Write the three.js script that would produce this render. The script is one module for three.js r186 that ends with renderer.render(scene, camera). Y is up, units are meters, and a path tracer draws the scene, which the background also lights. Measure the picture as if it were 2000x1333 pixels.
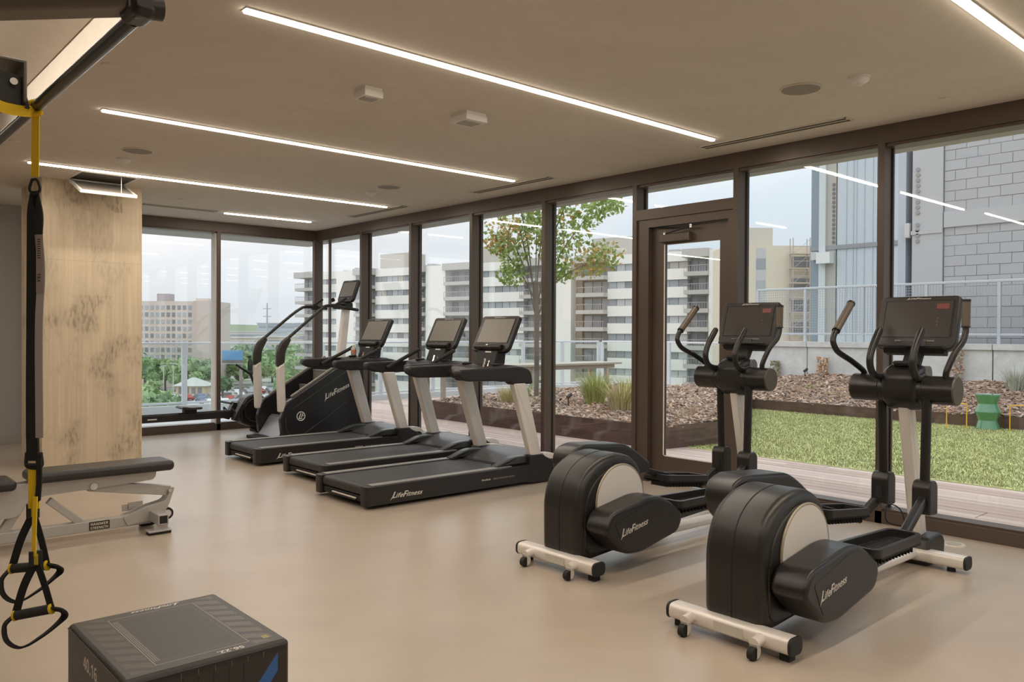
import * as THREE from 'three';
import { RoundedBoxGeometry } from 'three/addons/geometries/RoundedBoxGeometry.js';
import { mergeGeometries } from 'three/addons/utils/BufferGeometryUtils.js';
import { RectAreaLightUniformsLib } from 'three/addons/lights/RectAreaLightUniformsLib.js';
import { ImprovedNoise } from 'three/addons/math/ImprovedNoise.js';

// ---------------------------------------------------------------- camera, sky, exposure
// World: x runs across the gym towards the window wall, y up, -z runs along the window wall into the depth.
const P = (x, y, d) => new THREE.Vector3(x, y, -d);
const renderer = new THREE.WebGLRenderer();
renderer.toneMapping = THREE.LinearToneMapping;
renderer.toneMappingExposure = 1.0;
renderer.shadowMap.enabled = true;
const scene = new THREE.Scene();
const camera = new THREE.PerspectiveCamera(45.555, 2000 / 1333, 0.05, 2000);
camera.position.set(0, 1.47, 0);
camera.rotation.order = 'YXZ';
camera.rotation.set(-0.0099, -0.7267, 0.0049);
scene.add(camera);

const noise = new ImprovedNoise();
function rng(seed) {
  let a = seed >>> 0;
  return () => { a = (a + 0x6d2b79f5) >>> 0; let t = Math.imul(a ^ (a >>> 15), 1 | a); t = (t + Math.imul(t ^ (t >>> 7), 61 | t)) ^ t; return ((t ^ (t >>> 14)) >>> 0) / 4294967296; };
}
const fbm = (x, y, z, o = 4) => { let s = 0, a = 0.5; for (let i = 0; i < o; i++) { s += a * noise.noise(x, y, z); x *= 2.03; y *= 2.03; z *= 2.03; a *= 0.5; } return s; };

{ // an overcast sky: horizon to zenith as under thick cloud, with soft cloud banks all round
  const W = 512, Hh = 256, data = new Float32Array(W * Hh * 4);
  for (let j = 0; j < Hh; j++) for (let i = 0; i < W; i++) {
    const el = (j / (Hh - 1) - 0.5) * Math.PI, az = (i / W) * 2 * Math.PI, s = Math.max(0, Math.sin(el));
    const lum = 0.90 * (1 + 1.7 * s);
    const cx = Math.cos(el) * Math.cos(az), cz = Math.cos(el) * Math.sin(az), cy = Math.sin(el);
    const c = THREE.MathUtils.clamp(0.48 + 1.2 * fbm(cx * 1.9 + 5, cy * 6, cz * 1.9) + 0.66 * cz + 0.78 * cx, 0, 1);
    const k = (i + j * W) * 4;
    data[k] = lum * (0.72 + 0.32 * c); data[k + 1] = lum * (0.82 + 0.22 * c); data[k + 2] = lum * (0.89 + 0.16 * c); data[k + 3] = 1;
  }
  const t = new THREE.DataTexture(data, W, Hh, THREE.RGBAFormat, THREE.FloatType);
  t.mapping = THREE.EquirectangularReflectionMapping; t.magFilter = THREE.LinearFilter; t.needsUpdate = true;
  scene.background = t;
}
RectAreaLightUniformsLib.init();
const LAMP_COLOR = new THREE.Color().setRGB(1.0, 0.90, 0.77);
const LAMP_POWER = 68;

// ---------------------------------------------------------------- helpers
const names = {};
const numbered = (n) => { const k = names[n] = (names[n] ?? -1) + 1; return k ? `${n}_${String(k).padStart(3, '0')}` : n; };
function thing(name, label, category, pos = [0, 0, 0], turn = 0, group) {
  const o = new THREE.Group(); o.name = numbered(name); o.position.set(pos[0], pos[1], pos[2]); o.rotation.y = turn;
  o.userData = { label, category }; if (group) o.userData.group = group;
  scene.add(o); return o;
}
function structure(name) { const o = new THREE.Group(); o.name = name; o.userData = { kind: 'structure' }; scene.add(o); return o; }
function obj(name, geo, mat, parent = scene) {
  const g = Array.isArray(geo) ? merge(geo) : geo;
  const m = new THREE.Mesh(g, mat); m.name = parent === scene ? numbered(name) : name; m.castShadow = true; m.receiveShadow = true;
  parent.add(m); return m;
}
function each(name, list, mat, parent) { return list.map((g) => obj(name, g, mat, parent)); }
function struct(name, geo, mat) { const m = obj(name, geo, mat); m.userData.kind = 'structure'; return m; }
function tag(o, label, category, group) { o.userData.label = label; o.userData.category = category; if (group) o.userData.group = group; return o; }
function dup(src, pos, label, group) {
  const c = src.clone(); c.name = numbered(src.name.replace(/_\d{3}$/, '')); c.userData = { ...src.userData };
  c.position.set(pos[0], pos[1], pos[2]); if (label) c.userData.label = label; if (group) c.userData.group = group; scene.add(c); return c;
}
function merge(list) {
  return mergeGeometries(list.map((g) => { const h = g.index ? g.toNonIndexed() : g; for (const k of Object.keys(h.attributes)) if (!['position', 'normal', 'uv'].includes(k)) h.deleteAttribute(k); return h; }));
}
const box = (w, h, d, x = 0, y = 0, z = 0) => new THREE.BoxGeometry(w, h, d).translate(x, y, z);
const span = (x0, x1, y0, y1, z0, z1) => new THREE.BoxGeometry(x1 - x0, y1 - y0, Math.abs(z1 - z0)).translate((x0 + x1) / 2, (y0 + y1) / 2, (z0 + z1) / 2);
const rbox = (w, h, d, r, x = 0, y = 0, z = 0, s = 3) => new RoundedBoxGeometry(w, h, d, s, r).translate(x, y, z);
const V3 = (a) => (a.isVector3 ? a : new THREE.Vector3(a[0], a[1], a[2]));
function rod(a, b, r, seg = 14, r2 = r) {
  const A = V3(a), B = V3(b), d = B.clone().sub(A), g = new THREE.CylinderGeometry(r2, r, d.length(), seg);
  g.applyQuaternion(new THREE.Quaternion().setFromUnitVectors(new THREE.Vector3(0, 1, 0), d.normalize()));
  const c = A.clone().add(B).multiplyScalar(0.5); return g.translate(c.x, c.y, c.z);
}
function bar(a, b, w, h, rad = 0.008) { // a box tube from a to b: w across (horizontal), h high
  const A = V3(a), B = V3(b), d = B.clone().sub(A), L = d.length();
  const g = new RoundedBoxGeometry(L, h, w, 2, Math.min(rad, w / 2.1, h / 2.1));
  const X = d.normalize(), Z = new THREE.Vector3().crossVectors(X, new THREE.Vector3(0, 1, 0));
  if (Z.lengthSq() < 1e-6) Z.set(0, 0, 1); Z.normalize();
  const Y = new THREE.Vector3().crossVectors(Z, X), c = A.clone().add(B).multiplyScalar(0.5);
  g.applyMatrix4(new THREE.Matrix4().makeBasis(X, Y, Z)); return g.translate(c.x, c.y, c.z);
}
function tube(pts, r, seg = 10, n = 40, tension = 0.5) {
  const c = new THREE.CatmullRomCurve3(pts.map(V3), false, 'catmullrom', tension);
  const g = [new THREE.TubeGeometry(c, n, r, seg)];
  for (const p of [pts[0], pts[pts.length - 1]]) { const v = V3(p); g.push(new THREE.SphereGeometry(r, seg, 6).translate(v.x, v.y, v.z)); }
  return merge(g);
}
function ribbon(pts, w, t, n = 40) { // flat webbing along a path, its width lying across the direction "side"
  return (side) => {
    const c = new THREE.CatmullRomCurve3(pts.map(V3)), pos = [], idx = [], S = V3(side).normalize();
    for (let i = 0; i <= n; i++) {
      const p = c.getPoint(i / n), tg = c.getTangent(i / n), s = S.clone().addScaledVector(tg, -S.dot(tg)).normalize(), nn = new THREE.Vector3().crossVectors(tg, s);
      for (const [a, b] of [[-1, -1], [1, -1], [1, 1], [-1, 1]]) { const q = p.clone().addScaledVector(s, a * w / 2).addScaledVector(nn, b * t / 2); pos.push(q.x, q.y, q.z); }
      if (i) for (let k = 0; k < 4; k++) { const a = (i - 1) * 4 + k, b = (i - 1) * 4 + (k + 1) % 4, d = a + 4, e = b + 4; idx.push(a, b, d, b, e, d); }
    }
    const L = n * 4; idx.push(0, 2, 1, 0, 3, 2, L, L + 1, L + 2, L, L + 2, L + 3);
    const g = new THREE.BufferGeometry(); g.setAttribute('position', new THREE.Float32BufferAttribute(pos, 3)); g.setIndex(idx);
    g.setAttribute('uv', new THREE.Float32BufferAttribute(new Float32Array(pos.length / 3 * 2), 2));
    const h = toCreasedNormals(g.toNonIndexed(), 0.6); return h;
  };
}
function toCreasedNormals(geo, angle) { // smooth below the angle, each face weighing by its area so that large flats stay flat
  const g = geo.index ? geo.toNonIndexed() : geo, p = g.attributes.position, n = p.count, fn = new Float32Array(n), cosA = Math.cos(angle), map = new Map(), F = [];
  const a = new THREE.Vector3(), b = new THREE.Vector3(), c = new THREE.Vector3();
  for (let i = 0; i < n; i += 3) { a.fromBufferAttribute(p, i); b.fromBufferAttribute(p, i + 1); c.fromBufferAttribute(p, i + 2); b.sub(a); c.sub(a); const f = new THREE.Vector3().crossVectors(b, c), u = f.clone().normalize(); F.push([f, u]); }
  const key = (i) => `${Math.round(p.getX(i) * 1e5)},${Math.round(p.getY(i) * 1e5)},${Math.round(p.getZ(i) * 1e5)}`;
  for (let i = 0; i < n; i++) { const k = key(i); let l = map.get(k); if (!l) map.set(k, l = []); l.push(Math.floor(i / 3)); }
  const out = new Float32Array(n * 3);
  for (let i = 0; i < n; i++) { const u = F[Math.floor(i / 3)][1], s = new THREE.Vector3(); for (const f of map.get(key(i))) if (F[f][1].dot(u) > cosA) s.add(F[f][0]); if (s.lengthSq() === 0) s.copy(u); s.normalize(); out.set([s.x, s.y, s.z], i * 3); }
  g.setAttribute('normal', new THREE.BufferAttribute(out, 3)); return g;
}
function roundShape(pts, r) { // closed polygon with rounded corners
  const s = new THREE.Shape(), n = pts.length;
  for (let i = 0; i < n; i++) {
    const p = pts[i], a = pts[(i + n - 1) % n], b = pts[(i + 1) % n], rr = p[2] ?? r;
    const va = [a[0] - p[0], a[1] - p[1]], vb = [b[0] - p[0], b[1] - p[1]], la = Math.hypot(...va), lb = Math.hypot(...vb), q = Math.min(rr, la * 0.48, lb * 0.48);
    const A = [p[0] + va[0] / la * q, p[1] + va[1] / la * q], B = [p[0] + vb[0] / lb * q, p[1] + vb[1] / lb * q];
    if (i) s.lineTo(...A); else s.moveTo(...A);
    s.quadraticCurveTo(p[0], p[1], B[0], B[1]);
  }
  s.closePath(); return s;
}
function extr(pts, z0, z1, r = 0.02, bev = 0.006, bs = 2) { // side profile in x-y, running from z0 to z1
  const d = z1 - z0, b = Math.min(bev, d / 2.2), least = b * 1.7, s = Array.isArray(pts) ? roundShape(pts.map((p) => [p[0], p[1], Math.max(p[2] ?? r, least)]), r) : pts;
  const g = new THREE.ExtrudeGeometry(s, { depth: d - 2 * b, bevelEnabled: b > 0, bevelThickness: b, bevelSize: b, bevelOffset: -b, bevelSegments: bs, curveSegments: 6 });
  return toCreasedNormals(g.translate(0, 0, z0 + b), 0.7);
}
function tex(w, h, fn, { srgb = true, repeat } = {}) {
  const d = new Uint8ClampedArray(w * h * 4), dr = rng(w * 31 + h);
  for (let j = 0; j < h; j++) for (let i = 0; i < w; i++) { const c = fn(i / w, j / h), k = (i + j * w) * 4, e = (dr() - 0.5) * 1.0; d[k] = c[0] + e; d[k + 1] = c[1] + e; d[k + 2] = c[2] + e; d[k + 3] = c[3] ?? 255; }
  const t = new THREE.DataTexture(new Uint8Array(d.buffer), w, h); t.wrapS = t.wrapT = THREE.RepeatWrapping; t.magFilter = THREE.LinearFilter; t.minFilter = THREE.LinearMipmapLinearFilter;
  if (srgb) t.colorSpace = THREE.SRGBColorSpace; if (repeat) t.repeat.set(...repeat); t.needsUpdate = true; return t;
}
const tnoise = (u, v, f, seed = 0, o = 4) => { const a = u * Math.PI * 2, b = v * Math.PI * 2, k = f / 6.28; return fbm(Math.cos(a) * k + seed, Math.sin(a) * k + Math.cos(b) * k * 1.3, Math.sin(b) * k + seed * 0.7, o); };
const lin = (r, g, b) => new THREE.Color().setRGB(r, g, b);
const mat = (c, rough = 0.6, metal = 0, extra = {}) => new THREE.MeshPhysicalMaterial({ color: Array.isArray(c) ? lin(...c) : c, roughness: rough, metalness: metal, ...extra });
function canvasTex(w, h, draw) {
  const c = document.createElement('canvas'); c.width = w; c.height = h; const x = c.getContext('2d'); draw(x, w, h);
  const t = new THREE.CanvasTexture(c); t.colorSpace = THREE.SRGBColorSpace; return t;
}
function printMat(w, h, draw, rough = 0.5) { return new THREE.MeshStandardMaterial({ map: canvasTex(w, h, draw), transparent: true, alphaTest: 0.4, roughness: rough }); }
const sheet = (w, h, t = 0.0016) => { const g = new THREE.PlaneGeometry(w, h); return g; };

// ---------------------------------------------------------------- materials
const M = {};
M.black = mat([0.017, 0.015, 0.014], 0.42);
M.blackSoft = mat([0.014, 0.013, 0.012], 0.62);
M.shell = mat([0.017, 0.0145, 0.0135], 0.36);
M.shellDark = mat([0.014, 0.012, 0.011], 0.32);
M.silver = mat([0.76, 0.71, 0.66], 0.36, 0.20);
M.silverMatte = mat([0.74, 0.70, 0.66], 0.5, 0.05);
M.chrome = mat([0.62, 0.61, 0.60], 0.18, 0.9);
M.rubber = mat([0.012, 0.012, 0.012], 0.75);
M.bronze = mat([0.105, 0.076, 0.060], 0.36, 0.2);
M.white = mat([0.72, 0.70, 0.66], 0.55);
M.darkSlot = mat([0.02, 0.018, 0.016], 0.7);
M.screen = mat([0.045, 0.040, 0.036], 0.24);
M.vinyl = mat([0.024, 0.021, 0.020], 0.40);
M.yellow = mat([0.78, 0.52, 0.01], 0.7);
M.webBlack = mat([0.010, 0.010, 0.010], 0.85);
M.glass = new THREE.MeshPhysicalMaterial({ color: lin(0.985, 0.985, 0.985), roughness: 0, transmission: 1, thickness: 0, ior: 1.55 });
M.railGlass = new THREE.MeshPhysicalMaterial({ color: lin(0.93, 0.965, 0.96), roughness: 0, transmission: 1, thickness: 0, ior: 1.5 });
{
  const N = 256, fd = new Float32Array(N * N * 4); // smooth cast floor: faint cloudy tone, kept in floats so that it does not band
  for (let j = 0; j < N; j++) for (let i = 0; i < N; i++) { const n = tnoise(i / N, j / N, 5, 1, 3) + 0.35 * tnoise(i / N, j / N, 18, 3, 2), k = 1 + 0.11 * n, q = (i + j * N) * 4; fd[q] = 0.435 * k; fd[q + 1] = 0.362 * k; fd[q + 2] = 0.292 * k; fd[q + 3] = 1; }
  const t = new THREE.DataTexture(fd, N, N, THREE.RGBAFormat, THREE.FloatType); t.wrapS = t.wrapT = THREE.RepeatWrapping; t.magFilter = THREE.LinearFilter; t.repeat.set(1 / 3.2, 1 / 3.2); t.needsUpdate = true;
  M.floor = new THREE.MeshPhysicalMaterial({ map: t, roughness: 0.27, specularIntensity: 0.9 });
  const ct = tex(512, 512, (u, v) => { const k = 1 + 0.045 * tnoise(u, v, 4, 2) + 0.03 * tnoise(u, v, 40, 6); return [212 * k, 203 * k, 191 * k]; });
  ct.repeat.set(1 / 4, 1 / 4); M.ceiling = new THREE.MeshStandardMaterial({ map: ct, roughness: 0.85 });
  M.wall = mat([0.50, 0.46, 0.43], 0.85);
  M.greyWall = mat([0.44, 0.42, 0.41], 0.85);
}
const LOGO = (x, w, h, col = '#d9d4cc') => { // slanted brush script: big L and F, a tail under the L
  x.clearRect(0, 0, w, h); x.fillStyle = col; x.strokeStyle = col; x.textBaseline = 'alphabetic';
  const runs = [['L', 0.86], ['ife', 0.60], ['F', 0.80], ['itness', 0.58]]; let total = 0;
  for (const [t, k] of runs) { x.font = `italic bold ${Math.round(h * k)}px sans-serif`; total += x.measureText(t).width * 0.93; }
  const s = (w * 0.84) / total; x.save(); x.transform(1, 0, -0.26, 1, h * 0.24, 0); x.scale(s, 1); let at = h * 0.08 / s;
  for (const [t, k] of runs) { x.font = `italic bold ${Math.round(h * k)}px sans-serif`; x.fillText(t, at, h * 0.78); at += x.measureText(t).width * 0.93; }
  x.restore(); x.beginPath(); x.moveTo(0, h * 0.98); x.lineTo(w * 0.045, h * 0.72); x.lineTo(w * 0.075, h * 0.74); x.closePath(); x.fill();
};
M.logo = printMat(512, 112, (x, w, h) => LOGO(x, w, h));
M.logoSmall = M.logo;

// ================================================================ THE ROOM
const H = 3.098, RW = 6.344, DB = 11.93, RG = 6.495, DG = 12.08;
const X0 = -4.5, D0 = -4.0, COF = 1.345, COFD = 8.4, HC = 3.31;
function uvPlane(x0, x1, d0, d1, y, up) { // a slab's face with uv in metres
  const g = new THREE.PlaneGeometry(x1 - x0, d1 - d0); const u = g.attributes.uv; for (let i = 0; i < u.count; i++) u.setXY(i, u.getX(i) * (x1 - x0), u.getY(i) * (d1 - d0));
  g.rotateX(up ? -Math.PI / 2 : Math.PI / 2); return g.translate((x0 + x1) / 2, y, -(d0 + d1) / 2);
}
function slab(x0, x1, d0, d1, y0, y1) {
  const g = span(x0, x1, y0, y1, -d1, -d0), p = g.attributes.position, n = g.attributes.normal, u = g.attributes.uv;
  for (let i = 0; i < p.count; i++) { if (Math.abs(n.getY(i)) > 0.5) u.setXY(i, p.getX(i), -p.getZ(i)); else if (Math.abs(n.getX(i)) > 0.5) u.setXY(i, p.getZ(i), p.getY(i)); else u.setXY(i, p.getX(i), p.getY(i)); }
  return g;
}
struct('floor', slab(X0 - 0.2, RG + 0.06, D0 - 0.2, 12.35, -0.25, 0), M.floor);
struct('ceiling', [slab(COF, RG + 0.05, D0 - 0.2, 12.35, H, H + 0.6), slab(X0 - 0.2, COF, COFD, 12.35, H, H + 0.6), slab(X0 - 0.2, COF, D0 - 0.2, COFD, HC + 0.012, H + 0.6)], M.ceiling);
{ // the raised part of the ceiling is lined with wide boards
  const c = structure('trim_1'); let x = COF;
  const g = slab(0, 0.72, D0, COFD, 0, 0.012);
  for (let i = 0; i < 8; i++) { x -= 0.732; const m = obj('panel', g, M.ceiling, c); m.position.set(x, HC, 0); }
}
struct('wall_left', slab(X0 - 0.2, X0, D0 - 0.2, 12.35, 0, H + 0.5), M.wall);
struct('wall_front', slab(X0, RG, D0 - 0.2, D0, 0, H + 0.5), M.wall);
struct('wall_back', slab(X0, 2.45, 12.2, 12.4, 0, H), M.greyWall);
struct('baseboard_back', slab(X0, 2.44, 12.185, 12.2, 0, 0.11), mat([0.42, 0.39, 0.36], 0.6));
{ // the concrete column with its streaked formwork face
  const sm = (a, b, x) => THREE.MathUtils.smoothstep(x, a, b);
  const columnMap = tex(512, 1024, (u, v) => {
    const st = fbm(u * 46, v * 3.2, 3, 4), wide = fbm(u * 9, v * 1.3, 12, 3), bl = fbm(u * 2.6 + 9, v * 6.5, 1, 5), fine = fbm(u * 150, v * 60, 5, 2), brk = fbm(u * 34, v * 30, 8, 3);
    let k = 1 + 0.10 * st + 0.10 * wide + 0.03 * fine;
    const where = sm(-0.08, 0.26, bl) * (v < 0.60 ? 1 : 0.45) + sm(0.0, 0.16, fbm(u * 3.1 + 2, v * 9, 6, 3)) * (v > 0.90 && u < 0.8 ? 0.9 : 0);  // stain patches, most of them low; further patchy darkening near the top
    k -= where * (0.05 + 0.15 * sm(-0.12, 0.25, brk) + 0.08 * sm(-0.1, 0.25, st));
    if (Math.abs(v - 0.72) < 0.0016) k *= 0.95;
    return [209 * k, 191 * k, 164 * k];
  });
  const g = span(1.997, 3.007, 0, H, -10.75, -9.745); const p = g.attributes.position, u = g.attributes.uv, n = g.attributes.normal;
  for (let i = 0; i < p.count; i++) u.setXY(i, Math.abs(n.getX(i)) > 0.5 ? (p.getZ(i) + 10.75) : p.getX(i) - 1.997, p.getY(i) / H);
  const c = struct('trim_2', g, new THREE.MeshStandardMaterial({ map: columnMap, roughness: 0.72, bumpMap: columnMap, bumpScale: 0.004 }));
  c.userData.label = 'square bare concrete column with dark streaks';
}

// ---------------------------------------------------------------- window wall
let wn = 0, tn = 2;
const header = (name, geo) => struct(name, geo, M.bronze);
header('trim_3', [slab(RW, RG + 0.02, D0, DB + 0.14, 2.955, H), slab(RW + 0.02, RG + 0.03, D0, DB + 0.14, 2.93, 2.955)]);
header('trim_4', [slab(2.45, RW, DB, DG + 0.02, 2.955, H), slab(2.45, RW, DB + 0.02, DG + 0.03, 2.93, 2.955)]);
header('trim_5', [slab(RW, RG + 0.03, D0, 4.153, 0, 0.095), slab(RW, RG + 0.03, 5.27, DB, 0, 0.095), slab(RW + 0.03, RG + 0.03, D0, 4.153, 0.095, 0.112), slab(RW + 0.03, RG + 0.03, 5.27, DB, 0.095, 0.112)]);
header('trim_6', [slab(2.45, RW, DB, DG + 0.03, 0, 0.095), slab(2.45, RW, DB + 0.03, DG + 0.03, 0.095, 0.112)]);
tn = 7;
const mullion = (d) => { const g = structure(`trim_${tn++}`); obj('mullion', slab(RW, RG + 0.03, d - 0.052, d, 0.0, 2.955), M.bronze, g); obj('gasket', slab(RG - 0.03, RG - 0.012, d - 0.062, d + 0.010, 0.1, 2.94), M.rubber, g); };
const MUL = [10.557, 9.271, 7.946, 6.641, 5.32, 4.153, 2.853, 1.55, 0.25, -1.05, -2.35];
MUL.forEach(mullion);
{ const g = structure(`trim_${tn++}`); obj('corner_post', [slab(RW - 0.02, RW + 0.055, DB - 0.02, DB + 0.05, 0, 2.955), slab(RG - 0.02, RG + 0.06, DG - 0.02, DG + 0.06, 0, 2.955)], M.bronze, g); obj('corner_cap', slab(RG - 0.05, RG - 0.022, DB - 0.30, DB - 0.255, 0.1, 2.94), M.bronze, g); }
{ const g = structure(`trim_${tn++}`); obj('mullion', slab(4.745, 4.80, DB, DG + 0.03, 0, 2.955), M.bronze, g); obj('mullion_side', slab(4.725, 4.745, DB + 0.02, DG + 0.03, 0.1, 2.95), M.silverMatte, g); }
{ const g = structure(`trim_${tn++}`); obj('mullion', slab(2.45, 2.53, DB, DG + 0.03, 0, 2.955), M.bronze, g); }
const edges = [DB - 0.0, ...MUL, D0];
for (let i = 0; i < edges.length - 1; i++) {
  const hi = edges[i] - (i ? 0.05 : 0), lo = edges[i + 1]; if (Math.abs(edges[i] - 5.32) < 1e-6) continue;
  const w = structure(`window_${++wn}`); obj('pane', slab(RG - 0.009, RG + 0.009, lo - 0.01, hi + 0.01, 0.1, 2.95), M.glass, w);
}
for (const [a, b] of [[2.5, 4.75], [4.79, RG]]) { const w = structure(`window_${++wn}`); obj('pane', slab(a, b, DG - 0.009, DG + 0.009, 0.1, 2.95), M.glass, w); }
{ // the glazed door in its frame, with a fixed light above it
  const w = structure(`window_${++wn}`);
  obj('pane', slab(RG - 0.009, RG + 0.009, 4.15, 5.27, 2.70, 2.95), M.glass, w);
  obj('transom', slab(RW, RG + 0.03, 4.153, 5.27, 2.60, 2.70), M.bronze, w);
  const d = structure('door_1');
  obj('jamb', slab(RW + 0.02, RG, 5.13, 5.27, 0, 2.60), M.bronze, d);
  obj('jamb', slab(RW + 0.02, RG, 4.153, 4.215, 0, 2.60), M.bronze, d);
  obj('head', slab(RW + 0.02, RG, 4.215, 5.13, 2.52, 2.60), M.bronze, d);
  const leaf = new THREE.Group(); leaf.name = 'door_leaf'; d.add(leaf);
  const a = RW + 0.085, b = RW + 0.135;
  obj('stile', slab(a, b, 4.985, 5.125, 0.012, 2.515), M.bronze, leaf); obj('stile', slab(a, b, 4.22, 4.345, 0.012, 2.515), M.bronze, leaf);
  obj('rail', slab(a, b, 4.345, 4.985, 2.345, 2.515), M.bronze, leaf); obj('rail', slab(a, b, 4.345, 4.985, 0.012, 0.265), M.bronze, leaf);
  obj('pane', slab(a + 0.016, b - 0.016, 4.345, 4.985, 0.265, 2.345), M.glass, leaf);
  obj('glazing_bead', [slab(a - 0.004, a, 4.972, 4.985, 0.265, 2.345), slab(a - 0.004, a, 4.345, 4.985, 0.265, 0.275)], M.silverMatte, leaf);
  const c = tag(new THREE.Group(), 'bronze door closer box with folding arm above glazed terrace door', 'door closer'); c.name = 'door_closer'; scene.add(c); c.position.set(a, 2.40, -4.83);
  obj('body', rbox(0.055, 0.075, 0.35, 0.006, -0.0285, 0, 0), mat([0.10, 0.08, 0.062], 0.36, 0.4), c);
  obj('end_cap', rbox(0.058, 0.08, 0.03, 0.004, -0.03, 0.0, 0.165), M.bronze, c);
  obj('arm', [bar([-0.04, 0.045, -0.12], [-0.085, 0.085, 0.22], 0.018, 0.012), bar([-0.085, 0.09, 0.22], [-0.02, 0.115, -0.22], 0.018, 0.012)], M.black, c);
  each('pivot', [rod([-0.04, 0.036, -0.12], [-0.04, 0.056, -0.12], 0.016), rod([-0.085, 0.07, 0.22], [-0.085, 0.105, 0.22], 0.014)], M.chrome, c);
}

// ---------------------------------------------------------------- linear lights
function strip(x0, x1, d, label, y = H, power = LAMP_POWER) {
  const L = x1 - x0, t = thing('linear_ceiling_light', label, 'light', [(x0 + x1) / 2, y, -d], 0, 'linear ceiling lights');
  obj('channel', box(L + 0.01, 0.006, 0.064, 0, -0.003, 0), M.white, t);
  const em = new THREE.MeshStandardMaterial({ color: 0x111111, emissive: lin(1.0, 0.88, 0.72), emissiveIntensity: 14 });
  obj('lit_diffuser', rbox(L, 0.014, 0.037, 0.004, 0, -0.0125, 0), em, t);
  const l = new THREE.RectAreaLight(LAMP_COLOR, power, L, 0.037); l.position.set(0, -0.0205, 0); l.rotation.x = -Math.PI / 2; t.add(l);
  return t;
}
strip(1.717, 5.766, -3.40, 'long linear light in ceiling by the rear wall');
strip(1.717, 5.766, -0.94, 'long linear light in ceiling over the entrance side');
strip(1.717, 5.766, 1.514, 'long linear light in ceiling between round speaker and entrance');
strip(1.717, 5.766, 3.970, 'long linear light in ceiling ending at slot diffuser near terrace door');
strip(1.717, 5.766, 6.467, 'long linear light in ceiling above the treadmill with full rear logo');
strip(1.717, 5.766, 8.939, 'long linear light in ceiling just in front of concrete column');
strip(4.443, 5.734, 10.92, 'short linear light in ceiling above the stair climber');
{ // a tilted wash light runs along the raised ceiling and grazes its side
  const t = strip(-2.2, 7.4, 0, 'tilted linear wash light along the raised ceiling', HC, 40); t.position.set(0.70, HC, -2.6); t.rotation.set(0, Math.PI / 2, 0);
  const arm = t.children; t.rotation.order = 'YXZ'; t.rotation.x = -0.75;
}
strip(-3.6, -0.4, 4.4, 'linear light across the raised ceiling boards away from the windows', HC);
strip(-2.6, 0.6, 10.2, 'added linear light in ceiling left of the concrete column');  // unseen lamp, added to brighten the dark grey back wall

// ---------------------------------------------------------------- things on the ceiling
function diffuser(x, d0, d1, label, along = true) {
  const L = Math.abs(d1 - d0), c = (d0 + d1) / 2, t = along ? thing('slot_air_diffuser', label, 'air vent', [x, H, -c], 0, 'slot diffusers') : thing('slot_air_diffuser', label, 'air vent', [c, H, -x], Math.PI / 2, 'slot diffusers');
  obj('frame', [box(0.012, 0.008, L, -0.058, -0.004, 0), box(0.012, 0.008, L, 0.058, -0.004, 0), box(0.014, 0.008, L, 0, -0.004, 0), box(0.128, 0.008, 0.02, 0, -0.004, L / 2), box(0.128, 0.008, 0.02, 0, -0.004, -L / 2)], M.ceiling, t);
  obj('slot', box(0.045, 0.003, L - 0.02, -0.03, -0.0016, 0), M.darkSlot, t); obj('slot', box(0.045, 0.003, L - 0.02, 0.03, -0.0016, 0), M.darkSlot, t);
}
diffuser(5.965, 2.90, 4.22, 'slot air diffuser in ceiling above the ellipticals');
diffuser(5.94, 6.06, 7.35, 'slot air diffuser in ceiling above the middle treadmill');
diffuser(5.915, 8.71, 10.06, 'slot air diffuser in ceiling nearest the glazed corner');
diffuser(10.90, 3.15, 4.31, 'slot air diffuser in ceiling behind the concrete column', false);
for (const [x, d, l] of [[5.01, 2.77, 'round ceiling speaker between smoke detector and slot diffuser'], [2.345, 7.73, 'round ceiling speaker in front of concrete column'], [5.01, 7.72, 'round ceiling speaker above the treadmills']]) {
  const t = thing('ceiling_speaker', l, 'speaker', [x, H, -d], 0, 'ceiling speakers');
  obj('grille', new THREE.CylinderGeometry(0.125, 0.125, 0.006, 40).translate(0, -0.003, 0), mat([0.30, 0.27, 0.24], 0.8), t);
  obj('rim', new THREE.TorusGeometry(0.128, 0.005, 8, 48).rotateX(Math.PI / 2).translate(0, -0.004, 0), M.ceiling, t);
}
for (const [x, d, l] of [[5.05, 2.39, 'white domed smoke detector beside large round speaker'], [2.36, 8.18, 'white smoke detector in front of concrete column'], [5.04, 8.14, 'white smoke detector above the far treadmill']]) {
  const t = thing('smoke_detector', l, 'smoke detector', [x, H, -d], 0, 'smoke detectors');
  obj('base', new THREE.CylinderGeometry(0.062, 0.062, 0.014, 32).translate(0, -0.007, 0), M.white, t);
  obj('dome', new THREE.LatheGeometry([[0, -0.052], [0.018, -0.052], [0.022, -0.046], [0.042, -0.038], [0.055, -0.026], [0.056, -0.014]].map((p) => new THREE.Vector2(...p)), 32), M.white, t);
  obj('sensor', new THREE.CylinderGeometry(0.014, 0.014, 0.006, 20).translate(0, -0.053, 0), M.silverMatte, t);
}
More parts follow.
